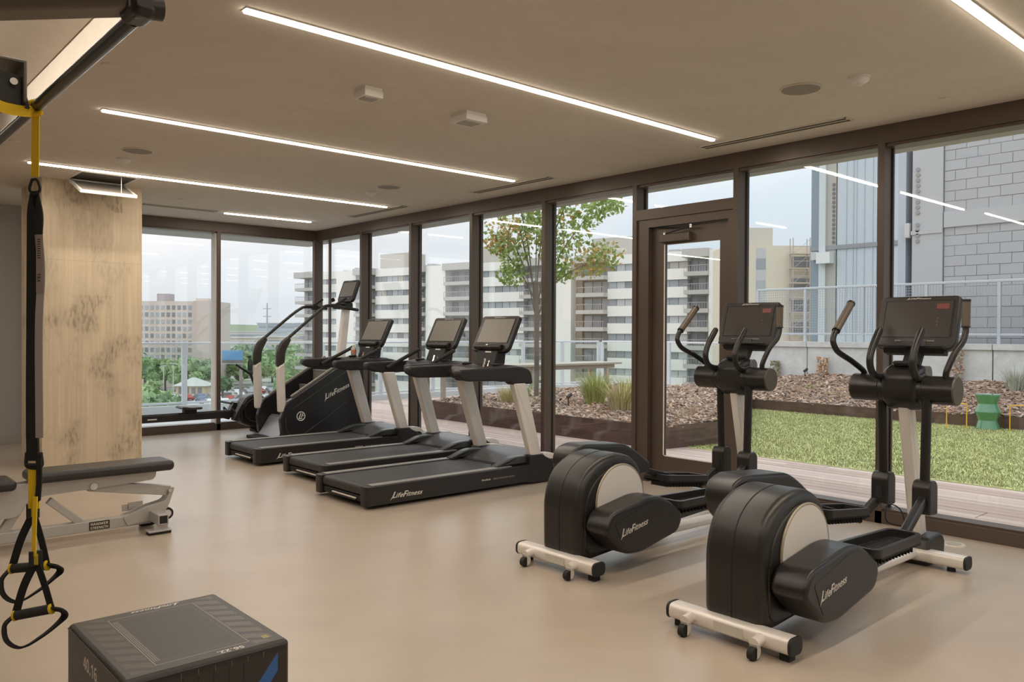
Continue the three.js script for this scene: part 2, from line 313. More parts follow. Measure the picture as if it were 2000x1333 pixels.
for (const [x, d, l] of [[1.46, 5.36, 'beside the raised ceiling edge'], [1.45, 8.05, 'near the column side of the raised ceiling'], [5.925, 5.34, 'above the glazed terrace door'], [5.93, 8.05, 'between two slot diffusers near the treadmills'], [5.95, 2.22, 'close to the header by the ellipticals'], [3.6, 10.2, 'behind the concrete column']]) {
  const t = tag(obj('sprinkler_cover', new THREE.LatheGeometry([[0, -0.010], [0.036, -0.010], [0.042, -0.006], [0.042, 0]].map((p) => new THREE.Vector2(...p)), 28), M.ceiling), 'small flat round sprinkler cover in ceiling ' + l, 'sprinkler cover', 'sprinkler covers'); t.position.set(x, H, -d);
}
for (const [x, d, s, l] of [[2.90, 4.72, 0.145, 'smaller white square sensor box under ceiling'], [3.79, 4.76, 0.20, 'larger white square sensor box under ceiling']]) {
  const t = thing('sensor_box', l, 'sensor', [x, H, -d]);
  obj('base', box(s * 0.92, 0.018, s * 0.92, 0, -0.009, 0), M.white, t);
  obj('housing', rbox(s, 0.048, s, 0.008, 0, -0.042, 0), M.white, t);
  obj('lens_plate', rbox(s * 0.72, 0.006, s * 0.6, 0.002, 0, -0.068, 0), mat([0.40, 0.37, 0.33], 0.6), t);
}
{ // access hatch hanging open below the ceiling, beside the column
  const t = thing('ceiling_access_hatch', 'white framed ceiling hatch hanging open against the concrete column', 'hatch', [2.5, H, -9.62]);
  obj('opening_frame', [box(0.58, 0.008, 0.025, 0, -0.004, 0), box(0.58, 0.008, 0.025, 0, -0.004, 0.52), box(0.025, 0.008, 0.52, -0.28, -0.004, 0.26), box(0.025, 0.008, 0.52, 0.28, -0.004, 0.26)], M.white, t);
  obj('opening', box(0.54, 0.004, 0.49, 0, -0.002, 0.26), mat([0.10, 0.085, 0.07], 0.9), t);
  const door = new THREE.Group(); door.name = 'hatch_door'; door.position.set(0, -0.012, 0.0); door.rotation.x = 0.36; t.add(door);
  obj('panel', box(0.53, 0.012, 0.50, 0, -0.006, 0.25), mat([0.30, 0.27, 0.225], 0.8), door);
  obj('frame', [box(0.55, 0.03, 0.022, 0, -0.006, 0.5), box(0.55, 0.03, 0.022, 0, -0.006, 0.011), box(0.022, 0.03, 0.5, -0.265, -0.006, 0.25), box(0.022, 0.03, 0.5, 0.265, -0.006, 0.25)], M.white, door);
  obj('chain', rod([0.12, -0.004, 0.46], [0.12, -0.175, 0.46], 0.003, 6), M.silver, t);
}
{ const f = thing('floor_outlet', 'round metal floor outlet cover beside the sill', 'floor outlet', [6.10, 0, -2.19]); obj('cover', new THREE.CylinderGeometry(0.075, 0.08, 0.006, 36).translate(0, 0.003, 0), mat([0.62, 0.56, 0.46], 0.4, 0.3), f); obj('lid', new THREE.CylinderGeometry(0.05, 0.05, 0.003, 30).translate(0, 0.0075, 0), mat([0.55, 0.50, 0.42], 0.35, 0.4), f); }

// ================================================================ CARDIO MACHINES (local x = forward, z = the user's right)
function place(name, geo, m, parent, pos, rot) { const o = obj(name, geo, m, parent); o.position.set(...pos); if (rot) o.rotation.set(...rot); return o; }
function faceLogo(parent, w, h, x, y, z, tilt = 0, m = M.logo, turn = 0) { // flat print on a side face
  const o = place('logo', sheet(w, h), m, parent, [x, y, z]); o.rotation.order = 'YXZ'; o.rotation.y = turn; o.rotation.z = tilt; return o;
}
const consoleLogo = printMat(256, 40, (x, w, h) => LOGO(x, w, h, '#c9c2b8'));
function consolePanel(parent, { w, h, t, pos, lean, screenMat, dots }) {
  const c = new THREE.Group(); c.name = 'console'; c.position.set(...pos); c.rotation.z = -lean; parent.add(c); // face looks towards -x, leaning back
  const shape = roundShape([[-w / 2 + 0.035, 0], [w / 2 - 0.035, 0], [w / 2, h * 0.12], [w / 2, h], [-w / 2, h], [-w / 2, h * 0.12]], 0.035);
  const g = new THREE.ExtrudeGeometry(shape, { depth: t - 0.02, bevelEnabled: true, bevelThickness: 0.01, bevelSize: 0.01, bevelOffset: -0.01, bevelSegments: 3, curveSegments: 8 });
  g.translate(0, 0, 0.01); g.rotateY(-Math.PI / 2); // extrusion now runs towards -x
  obj('housing', toCreasedNormals(g, 0.6), M.shell, c);
  obj('screen', rbox(0.006, h * 0.66, w * 0.83, 0.002, -t - 0.0005, h * 0.575, 0), screenMat ?? M.screen, c);
  obj('bezel', [box(0.006, 0.006, w * 0.86, -t - 0.001, h * 0.912, 0), box(0.006, 0.006, w * 0.86, -t - 0.001, h * 0.24, 0), box(0.006, h * 0.67, 0.006, -t - 0.001, h * 0.575, w * 0.425), box(0.006, h * 0.67, 0.006, -t - 0.001, h * 0.575, -w * 0.425)], M.shellDark, c);
  const l = place('logo', sheet(w * 0.34, h * 0.055), consoleLogo, c, [-t - 0.0015, h * 0.955, 0]); l.rotation.y = -Math.PI / 2;
  obj('button_strip', rbox(0.006, 0.012, w * 0.5, 0.003, -t - 0.001, h * 0.165, 0), mat([0.16, 0.14, 0.12], 0.4), c);
  if (dots) {
    obj('red_badge', rbox(0.004, h * 0.10, w * 0.15, 0.001, -t - 0.0025, h * 0.80, w * 0.30), mat([0.16, 0.035, 0.025], 0.4), c);
    for (let i = 0; i < 3; i++) obj('indicator', rbox(0.004, 0.009, 0.009, 0.002, -t - 0.0025, h * (0.58 - i * 0.06), w * 0.25), mat([0.14, 0.09, 0.08], 0.4), c);
  }
  return c;
}

// ---- elliptical cross-trainer
function elliptical() {
  const e = thing('elliptical_trainer', 'dark elliptical trainer standing by itself in front of the terrace lawn window', 'elliptical', [3.385, 0, -2.19], 0, 'elliptical trainers');
  const oval = (z0, z1) => extr([[-0.052, 0], [0.052, 0], [0.052, 0.078], [-0.052, 0.078]], z0, z1, 0.034, 0.002);
  // rear stabiliser bar with casters
  const rs = new THREE.Group(); rs.name = 'rear_stabilizer'; rs.position.set(-0.035, 0.038, 0); e.add(rs);
  obj('beam', oval(-0.325, 0.325), M.silver, rs);
  for (const s of [-1, 1]) {
    place('end_cap', extr([[-0.054, -0.002], [0.054, -0.002], [0.054, 0.080], [-0.054, 0.080]], s < 0 ? -0.342 : 0.325, s < 0 ? -0.325 : 0.342, 0.035, 0.005), M.blackSoft, rs, [0, 0, 0]);
    const z = s * 0.19;
    obj('caster_bracket', [rod([-0.03, 0.045, z], [-0.105, 0.035, z], 0.026, 16), new THREE.CylinderGeometry(0.031, 0.031, 0.04, 20, 1, false, 0, Math.PI).rotateX(Math.PI / 2).translate(-0.108, 0.002, z)], M.silver, rs);
    obj('caster_wheel', new THREE.CylinderGeometry(0.029, 0.029, 0.030, 22).rotateX(Math.PI / 2).translate(-0.112, -0.008, z), M.rubber, rs);
    obj('foot_pad', box(0.05, 0.038, 0.05, 0.01, -0.018, s * 0.29), M.rubber, rs);
  }
  const lab = place('rating_label', sheet(0.16, 0.045), mat([0.60, 0.56, 0.50], 0.5), rs, [-0.0535, 0.039, 0.02]); lab.rotation.y = -Math.PI / 2;
  // drive shroud
  const body = [[-0.03, 0.09, 0.05], [-0.035, 0.44, 0.08], [0.03, 0.60, 0.12], [0.17, 0.685, 0.12], [0.36, 0.715, 0.14], [0.53, 0.655, 0.14], [0.615, 0.50, 0.12], [0.62, 0.30, 0.12], [0.56, 0.10, 0.08], [0.08, 0.065, 0.04]];
  const sh = obj('drive_shroud', [extr(body, -0.165, 0.165, 0.05, 0.05, 5)], M.shell, e);
  obj('spine_seam', extr(body.map(([x, y, r]) => [0.29 + (x - 0.29) * 1.005, 0.39 + (y - 0.39) * 1.005, r]), -0.0025, 0.0025, 0.05, 0), M.rubber, sh);
  for (const s of [-1, 1]) {
    obj('side_panel', extr([[0.02, 0.10], [0.02, 0.42], [0.10, 0.56], [0.30, 0.655], [0.48, 0.61], [0.57, 0.47], [0.57, 0.28], [0.52, 0.12]], s > 0 ? 0.150 : -0.172, s > 0 ? 0.172 : -0.150, 0.1, 0.010, 3), M.shell, sh);
    const disc = place('wheel_disc', new THREE.CylinderGeometry(0.222, 0.222, 0.012, 64).rotateX(Math.PI / 2), M.silverMatte, e, [0.335, 0.415, s * 0.178]);
    obj('disc_rim', new THREE.TorusGeometry(0.223, 0.0075, 10, 72), mat([0.42, 0.36, 0.27], 0.4, 0.5), disc);
    obj('disc_screw', rod([0.07, -0.08, s * 0.004], [0.07, -0.08, s * 0.009], 0.006, 10), M.rubber, disc);
  }
  // vents on the side panel
  const vents = []; for (let i = 0; i < 9; i++) vents.push(box(0.014, 0.006, 0.004, 0.028, 0.27 + i * 0.014, 0.1725)); obj('vent', vents, M.shellDark, sh);
  // crank covers: right one low, left one raised
  const low = [[-0.01, 0.29, 0.05], [0.05, 0.392, 0.05], [0.40, 0.452, 0.10], [0.53, 0.442, 0.08], [0.725, 0.335, 0.04], [0.745, 0.265, 0.03], [0.70, 0.188, 0.03], [0.32, 0.115, 0.07], [0.17, 0.130, 0.06]];
  const rc = obj('crank_cover', extr(low, 0.18, 0.362, 0.04, 0.022, 4), M.shellDark, e);
  obj('cover_plate', extr([[0.16, 0.175, 0.02], [0.075, 0.33], [0.42, 0.422, 0.06], [0.53, 0.415], [0.70, 0.315], [0.71, 0.27], [0.67, 0.205], [0.33, 0.14, 0.05]], 0.350, 0.3645, 0.02, 0.002), M.shell, rc);
  faceLogo(rc, 0.29, 0.078, 0.262, 0.288, 0.3655, 0.19);
  const high = [[0.24, 0.58, 0.06], [0.27, 0.690, 0.05], [0.38, 0.725, 0.06], [0.80, 0.695, 0.06], [0.92, 0.640, 0.06], [1.10, 0.525, 0.03], [1.08, 0.455, 0.03], [0.60, 0.450, 0.08], [0.33, 0.47, 0.06]];
  const lc = obj('crank_cover', extr(high, -0.362, -0.18, 0.04, 0.022, 4), M.shellDark, e);
  obj('cover_plate', extr([[0.34, 0.52], [0.37, 0.70], [0.80, 0.672], [0.92, 0.62], [1.07, 0.52], [1.05, 0.47], [0.60, 0.47]], -0.186, -0.176, 0.03, 0.002), M.shell, lc);
  // pedal arms, pedals, links
  const pedal = (x, y, z, tilt) => {
    const p = new THREE.Group(); p.name = 'pedal'; p.position.set(x, y, z); p.rotation.z = tilt; e.add(p);
    const outline = roundShape([[-0.30, -0.115], [0.27, -0.095], [0.30, -0.06], [0.30, 0.06], [0.27, 0.095], [-0.30, 0.115]], 0.05);
    const rim = roundShape([[-0.30, -0.115], [0.27, -0.095], [0.30, -0.06], [0.30, 0.06], [0.27, 0.095], [-0.30, 0.115]], 0.05);
    rim.holes.push(roundShape([[-0.28, -0.095], [0.255, -0.078], [0.28, -0.05], [0.28, 0.05], [0.255, 0.078], [-0.28, 0.095]].reverse(), 0.04));
    const flat = (s, d, y0) => toCreasedNormals(new THREE.ExtrudeGeometry(s, { depth: d, bevelEnabled: true, bevelThickness: 0.003, bevelSize: 0.003, bevelSegments: 2, curveSegments: 6 }).rotateX(-Math.PI / 2).translate(0, y0, 0), 0.6);
    obj('tray', flat(outline, 0.010, 0), M.blackSoft, p); obj('rim', flat(rim, 0.052, 0), M.shell, p);
    const ribs = []; for (let i = 0; i < 14; i++) ribs.push(box(0.008, 0.003, 0.14, -0.23 + i * 0.034, 0.0145, 0)); obj('grip_rib', ribs, M.shell, p);
    const un = []; for (let i = 0; i < 12; i++) un.push(box(0.005, 0.035, 0.16, -0.22 + i * 0.038, -0.020, 0)); obj('underside_rib', un, M.blackSoft, p);
    return p;
  };
  pedal(0.99, 0.325, 0.262, -0.02); pedal(1.52, 0.335, -0.262, -0.12);
  obj('pedal_arm', [bar([0.66, 0.26, 0.27], [1.30, 0.285, 0.25], 0.055, 0.05), bar([1.27, 0.28, 0.225], [1.79, 0.47, 0.16], 0.05, 0.06, 0.015)], M.shellDark, e);
  obj('pedal_arm', [bar([1.00, 0.49, -0.27], [1.80, 0.27, -0.25], 0.055, 0.05), bar([1.78, 0.29, -0.225], [1.97, 0.43, -0.17], 0.05, 0.06, 0.015)], M.shellDark, e);
  const link = (x, z, yb, yt, xt) => {
    const l = new THREE.Group(); l.name = 'swing_link'; e.add(l);
    obj('link_tube', rod([x, yb + 0.18, z], [xt, 1.14, z], 0.029, 20), M.shellDark, l);
    obj('link_knuckle', extr([[x - 0.062, yb], [x + 0.062, yb - 0.01], [x + 0.062, yb + 0.17], [x + 0.035, yb + 0.205], [x - 0.035, yb + 0.205], [x - 0.062, yb + 0.17]], z - 0.055, z + 0.055, 0.016, 0.012, 3), M.shell, l);
    const hole = place('knuckle_slot', roundBoxY(0.045, 0.075, 0.004), M.rubber, l, [x - 0.0635, yb + 0.075, z]); hole.rotation.y = -Math.PI / 2;
  };
  link(1.82, 0.155, 0.375, 1.1, 1.84); link(1.95, -0.155, 0.375, 1.1, 1.92);
  // mast, drum and head
  const dirM = new THREE.Vector3(1.905 - 2.125, 0.92, 0).normalize();
  const mast = obj('mast', [extr([[2.065, 0.13], [2.185, 0.13], [1.965, 1.05], [1.855, 1.05]], -0.034, 0.034, 0.012, 0.012, 3)], M.silver, e);
  obj('mast_groove', [extr([[2.112, 0.15], [2.124, 0.15], [1.912, 1.04], [1.900, 1.04]], 0.032, 0.0352, 0.001, 0)], M.silverMatte, mast);
  obj('mast_foot', [extr([[1.99, 0.0], [2.26, 0.0], [2.275, 0.13, 0.03], [2.22, 0.185, 0.04], [2.03, 0.175, 0.03], [1.98, 0.08]], -0.11, 0.11, 0.02, 0.018, 4)], M.shell, e);
  obj('drum', [new THREE.CylinderGeometry(0.088, 0.088, 0.62, 40).rotateX(Math.PI / 2).translate(1.88, 1.13, 0)], M.shellDark, e);
  for (const s of [-1, 1]) { obj('drum_end', new THREE.CylinderGeometry(0.084, 0.088, 0.010, 40).rotateX(s * Math.PI / 2).translate(1.88, 1.13, s * 0.315), mat([0.075, 0.060, 0.045], 0.42), e); obj('drum_seam', new THREE.TorusGeometry(0.0885, 0.002, 6, 40).translate(1.88, 1.13, s * 0.135), M.rubber, e); }
  const hd = obj('head_cover', [extr([[1.775, 1.07, 0.03], [1.785, 1.23, 0.04], [1.86, 1.275, 0.04], [1.97, 1.285, 0.04], [2.04, 1.20], [2.0, 1.02], [1.90, 0.985, 0.04]], -0.112, 0.112, 0.03, 0.035, 4)], M.shellDark, e);
  obj('cup_holder', [new THREE.TorusGeometry(0.062, 0.013, 10, 32).rotateX(Math.PI / 2).translate(1.90, 1.292, 0)], M.rubber, hd);
  obj('cup_well', new THREE.CylinderGeometry(0.056, 0.056, 0.01, 28).translate(1.90, 1.283, 0), M.chrome, hd);
  obj('head_trim', [rod([1.965, 1.225, -0.118], [1.965, 1.225, 0.118], 0.05, 24)], mat([0.16, 0.155, 0.15], 0.4), hd);
  obj('console_neck', [bar([1.97, 1.25, 0], [2.07, 1.40, 0], 0.11, 0.06, 0.02)], M.blackSoft, e);
  const c = consolePanel(e, { w: 0.50, h: 0.365, t: 0.048, pos: [2.055, 1.36, 0], lean: 0.30, dots: true });
  obj('reading_rack', [rbox(0.075, 0.016, 0.40, 0.006, -0.075, 0.012, 0), rbox(0.012, 0.035, 0.16, 0.004, -0.105, 0.028, 0.02)], M.black, c);
  obj('console_underside', extr([[-0.04, -0.02], [0.02, -0.02], [0.02, 0.01], [-0.06, 0.01]], -0.19, 0.19, 0.006, 0.004), M.blackSoft, c);
  // moving arms with grips
  const arm = (pts, grip) => {
    const a = new THREE.Group(); a.name = 'moving_arm'; e.add(a);
    obj('arm_tube', tube(pts, 0.0185, 14, 60, 0.4), M.shellDark, a);
    const [g0, g1] = grip; obj('grip', [rod(g0, g1, 0.0245, 20)], mat([0.115, 0.092, 0.068], 0.42), a);
    const d = V3(g1).sub(V3(g0)).normalize(); const up = V3(g1).addScaledVector(d, 0.014), dn = V3(g0).addScaledVector(d, -0.008);
    each('grip_collar', [rod(g1, up, 0.0265, 20), rod(dn, g0, 0.0265, 20)], M.shellDark, a);
  };
  arm([[1.85, 1.195, 0.26], [1.845, 1.25, 0.265], [1.885, 1.36, 0.295], [1.955, 1.43, 0.315], [1.985, 1.49, 0.32], [1.99, 1.56, 0.32], [1.992, 1.67, 0.32]], [[1.988, 1.525, 0.32], [1.992, 1.675, 0.32]]);
  arm([[1.91, 1.195, -0.26], [1.885, 1.235, -0.265], [1.76, 1.30, -0.285], [1.62, 1.36, -0.305], [1.575, 1.42, -0.315], [1.60, 1.475, -0.32], [1.70, 1.565, -0.32], [1.82, 1.67, -0.32]], [[1.625, 1.498, -0.32], [1.815, 1.668, -0.32]]);
  for (const s of [-1, 1]) {
    const f = new THREE.Group(); f.name = 'fixed_handle'; e.add(f);
    obj('handle_tube', tube([[1.90, 1.215, s * 0.10], [1.80, 1.205, s * 0.118], [1.715, 1.235, s * 0.128], [1.685, 1.31, s * 0.13], [1.725, 1.40, s * 0.13], [1.815, 1.50, s * 0.13]], 0.0215, 14, 50), M.shell, f);
    obj('sensor_pad', [rod([1.738, 1.415, s * 0.13], [1.805, 1.49, s * 0.13], 0.0228, 16)], M.shellDark, f);
  }
  // frame rail and front stabiliser
  obj('frame_rail', [bar([0.10, 0.095, 0], [2.02, 0.075, 0], 0.10, 0.055, 0.02)], M.silverMatte, e);
  const fs = new THREE.Group(); fs.name = 'front_stabilizer'; fs.position.set(2.02, 0.028, 0); e.add(fs);
  obj('beam', oval(-0.325, 0.325), M.silver, fs);
  for (const s of [-1, 1]) { obj('end_cap', extr([[-0.054, -0.002], [0.054, -0.002], [0.054, 0.080], [-0.054, 0.080]], s < 0 ? -0.342 : 0.325, s < 0 ? -0.325 : 0.342, 0.035, 0.005), M.blackSoft, fs); obj('foot_pad', new THREE.CylinderGeometry(0.022, 0.026, 0.03, 18).translate(0, -0.013, s * 0.24), M.rubber, fs); }
  // mains lead
  obj('power_cord', tube([[2.20, 0.05, -0.06], [2.30, 0.10, -0.14], [2.33, 0.26, -0.20], [2.26, 0.30, -0.26], [2.20, 0.20, -0.24], [2.30, 0.16, -0.17], [2.36, 0.13, -0.10]], 0.0045, 6, 60), M.rubber, e);
  return e;
}
function roundBoxY(w, h, t) { return extr([[-w / 2, -h / 2], [w / 2, -h / 2], [w / 2, h / 2 - 0.001], [-w / 2, h / 2 - 0.001]], -t / 2, t / 2, w * 0.45, 0.001); }
const ell = elliptical();
dup(ell, [3.60, 0, -3.565], 'dark elliptical trainer standing in front of the glazed terrace door');

// ---- treadmill
const treadText = printMat(512, 40, (x, w, h) => { x.clearRect(0, 0, w, h); x.fillStyle = '#cfc9c0'; x.font = `bold ${h * 0.7}px sans-serif`; x.fillText('FlexDeck', 4, h * 0.75); x.font = `${h * 0.66}px sans-serif`; x.fillStyle = '#a39d95'; x.fillText('Shock Absorption System', 162, h * 0.75); });
const railText = printMat(512, 32, (x, w, h) => { x.clearRect(0, 0, w, h); x.fillStyle = '#9b9690'; x.font = `italic bold ${h * 0.85}px sans-serif`; x.fillText('LifeFitness', 4, h * 0.8); for (let i = 0; i < 6; i++) x.fillRect(250 + i * 42, h * 0.3, 30, h * 0.4); });
M.belt = mat([0.030, 0.029, 0.028], 0.55); M.rail = mat([0.26, 0.25, 0.24], 0.45, 0.2); M.treadShell = mat([0.018, 0.015, 0.0145], 0.40); M.hood = mat([0.052, 0.052, 0.053], 0.33);
M.ceilingSheenScreen = mat([0.17, 0.155, 0.135], 0.36);  // paler than M.screen: the ceiling reflection is put into the colour
function treadmill(label, x, d, bars) {
  const t = thing('treadmill', label, 'treadmill', [x, 0, -d], 0, 'treadmills facing the windows');
  for (const s of [-1, 1]) {
    const z0 = s > 0 ? 0.325 : -0.455, z1 = s > 0 ? 0.455 : -0.325;
    const plan = s > 0 ? [[0, 0.335, 0.02], [0, 0.455, 0.07], [1.97, 0.455], [1.97, 0.335]] : [[0, -0.455, 0.07], [0, -0.335, 0.02], [1.97, -0.335], [1.97, -0.455]];
    const sg = new THREE.ExtrudeGeometry(roundShape(plan.map(([a, b, r]) => [a, -b, r ?? 0.01]), 0.01), { depth: 0.148, bevelEnabled: true, bevelThickness: 0.006, bevelSize: 0.006, bevelOffset: -0.006, bevelSegments: 2, curveSegments: 10 });
    const side = obj('side_rail', [toCreasedNormals(sg.rotateX(-Math.PI / 2).translate(0, 0.036, 0), 0.6)], M.treadShell, t);
    obj('foot_rail', rbox(1.55, 0.008, 0.085, 0.003, 0.84, 0.193, s * 0.385), M.rail, side);
    const tx = place('rail_print', sheet(1.2, 0.05), railText, side, [0.85, 0.1975, s * 0.385]); tx.rotation.set(-Math.PI / 2, 0, 0);
    if (s > 0) { faceLogo(side, 0.36, 0.085, 0.40, 0.098, 0.4566); faceLogo(side, 0.46, 0.032, 1.44, 0.110, 0.4566, 0.0, treadText); }
    obj('foot', new THREE.CylinderGeometry(0.028, 0.03, 0.045, 16).translate(0.30, 0.0225, s * 0.36), M.rubber, t);
    // upright with its base shell
    const up = obj('upright', [extr([[1.845, 0.27], [1.985, 0.27], [1.775, 0.99], [1.612, 0.99]], s > 0 ? 0.375 : -0.452, s > 0 ? 0.452 : -0.375, 0.012, 0.016, 4)], M.silver, t);
    obj('upright_shoe', [extr([[1.80, 0.02], [1.93, 0.005, 0.05], [2.19, 0.005, 0.02], [2.215, 0.17, 0.03], [2.03, 0.255], [1.99, 0.285], [1.82, 0.285], [1.82, 0.20]], s > 0 ? 0.365 : -0.459, s > 0 ? 0.459 : -0.365, 0.012, 0.010, 3)], M.treadShell, t);
    obj('step_guard', [extr([[1.44, 0.20], [1.84, 0.20], [1.84, 0.275], [1.66, 0.275, 0.06]], s > 0 ? 0.30 : -0.40, s > 0 ? 0.40 : -0.30, 0.01, 0.012, 3)], M.hood, t);
    obj('hood_flank', [extr([[2.01, 0.235], [2.17, 0.215, 0.03], [2.21, 0.15], [2.21, 0.24, 0.04], [2.13, 0.285, 0.05], [2.01, 0.29]], s > 0 ? 0.36 : -0.452, s > 0 ? 0.452 : -0.36, 0.01, 0.008)], M.silverMatte, t);
    // side handrail
    const hz0 = s > 0 ? 0.352 : -0.448, hz1 = s > 0 ? 0.448 : -0.352;
    const hr = obj('handrail', [extr([[0.955, 1.075, 0.05], [0.96, 1.135, 0.03], [1.72, 1.150, 0.05], [1.84, 1.115, 0.06], [1.872, 0.975, 0.01], [1.60, 0.975, 0.01], [1.56, 1.015, 0.03], [1.05, 1.025, 0.06]], hz0, hz1, 0.03, 0.018, 4)], M.treadShell, t);
    if (bars) { obj('grip_bar', [rod([1.20, 1.07, s * 0.33], [1.62, 1.265, s * 0.33], 0.021, 18)], M.blackSoft, hr); obj('grip_end', [rod([1.605, 1.258, s * 0.33], [1.64, 1.274, s * 0.33], 0.024, 18)], M.shell, hr); }
  }
  const bp = roundShape([[0.02, 0.10], [1.80, 0.10], [1.80, 0.186], [0.02, 0.186]], 0.043);
  const belt = obj('belt', [extr(bp, -0.325, 0.325, 0.04, 0.002)], M.belt, t);
  obj('belt_mark', [box(0.006, 0.0012, 0.30, 1.16, 0.1868, 0.12), box(0.006, 0.0012, 0.30, 1.22, 0.1868, 0.12)], mat([0.16, 0.155, 0.15], 0.6), belt);
  obj('rear_frame', [rbox(0.05, 0.05, 0.66, 0.008, 0.055, 0.072, 0), rbox(0.03, 0.012, 0.50, 0.004, 0.022, 0.060, 0)], M.blackSoft, t);
  obj('rear_trim', [rbox(0.012, 0.012, 0.40, 0.003, 0.016, 0.075, 0.05)], M.silver, t);
  obj('motor_hood', [extr([[1.60, 0.19, 0.01], [1.80, 0.262, 0.08], [2.02, 0.285, 0.06], [2.16, 0.262, 0.05], [2.21, 0.15, 0.03], [2.205, 0.03], [1.66, 0.03]], -0.366, 0.366, 0.02, 0.014, 4)], M.hood, t);
  obj('hood_step', [extr([[1.585, 0.186], [1.625, 0.186], [1.625, 0.200], [1.585, 0.192]], -0.36, 0.36, 0.002, 0.001)], M.rubber, t);
  // dash between the handrails
  const dash = obj('dash', [extr([[1.42, 1.05, 0.02], [1.46, 1.125, 0.04], [1.58, 1.165, 0.06], [1.74, 1.155, 0.04], [1.82, 1.09], [1.78, 0.995], [1.50, 1.005]], -0.37, 0.37, 0.02, 0.016, 3)], M.treadShell, t);
  for (const s of [-1, 1]) { obj('cup_holder', [new THREE.TorusGeometry(0.047, 0.009, 8, 28).rotateX(Math.PI / 2).translate(1.59, 1.165, s * 0.235)], M.shell, dash); obj('cup_well', new THREE.CylinderGeometry(0.044, 0.044, 0.008, 24).translate(1.59, 1.163, s * 0.235), mat([0.20, 0.09, 0.045], 0.3), dash); }  // orange brown of the wells is a warm reflection put into the colour
  obj('safety_clip', [bar([1.535, 1.22, 0.115], [1.50, 1.135, 0.125], 0.02, 0.006, 0.002), bar([1.555, 1.20, 0.15], [1.52, 1.14, 0.165], 0.012, 0.006, 0.002)], M.chrome, dash);
  obj('clip_cord', tube([[1.50, 1.135, 0.125], [1.47, 1.06, 0.15], [1.48, 1.02, 0.20], [1.53, 1.08, 0.22]], 0.002, 5, 24), M.rubber, dash);
  obj('console_neck', [extr([[1.60, 1.15], [1.76, 1.15], [1.78, 1.32], [1.66, 1.30]], -0.15, 0.15, 0.02, 0.012, 3)], M.blackSoft, t);
  const c = consolePanel(t, { w: 0.56, h: 0.395, t: 0.05, pos: [1.712, 1.265, 0], lean: 0.45, screenMat: M.ceilingSheenScreen });
  obj('chin', [extr([[-0.105, 0.03, 0.03], [-0.06, 0.0, 0.03], [-0.05, 0.075], [-0.075, 0.07]], -0.20, 0.20, 0.01, 0.008, 3)], M.treadShell, c);
  obj('usb_port', rbox(0.006, 0.010, 0.028, 0.002, -0.094, 0.052, 0.0), M.chrome, c);
  obj('label_strip', rbox(0.006, 0.014, 0.09, 0.002, -0.060, -0.012, 0.02), M.white, c);
  return t;
}
treadmill('treadmill nearest the elliptical trainers with its whole rear logo showing', 3.54, 6.215, false);
treadmill('middle one of three treadmills, between the other two', 3.81, 7.42, true);
treadmill('treadmill standing next to the stair climber', 3.79, 8.875, true);
{ // a bottle left in the holder of the far treadmill
  const b = thing('drink_bottle', 'small orange and clear drink bottle on the treadmill beside the stair climber', 'bottle', [5.36, 1.176, -9.06]);
  obj('bottle_body', new THREE.LatheGeometry([[0, 0], [0.033, 0], [0.034, 0.05], [0.033, 0.085], [0.018, 0.108], [0.013, 0.115], [0, 0.115]].map((p) => new THREE.Vector2(...p)), 24), mat([0.45, 0.40, 0.38], 0.2), b);
  obj('bottle_label', new THREE.CylinderGeometry(0.035, 0.035, 0.038, 24, 1, true).translate(0, 0.05, 0), mat([0.55, 0.20, 0.07], 0.5, 0, { side: THREE.DoubleSide }), b);
  obj('bottle_cap', new THREE.CylinderGeometry(0.015, 0.015, 0.016, 18).translate(0, 0.123, 0), M.white, b);
}

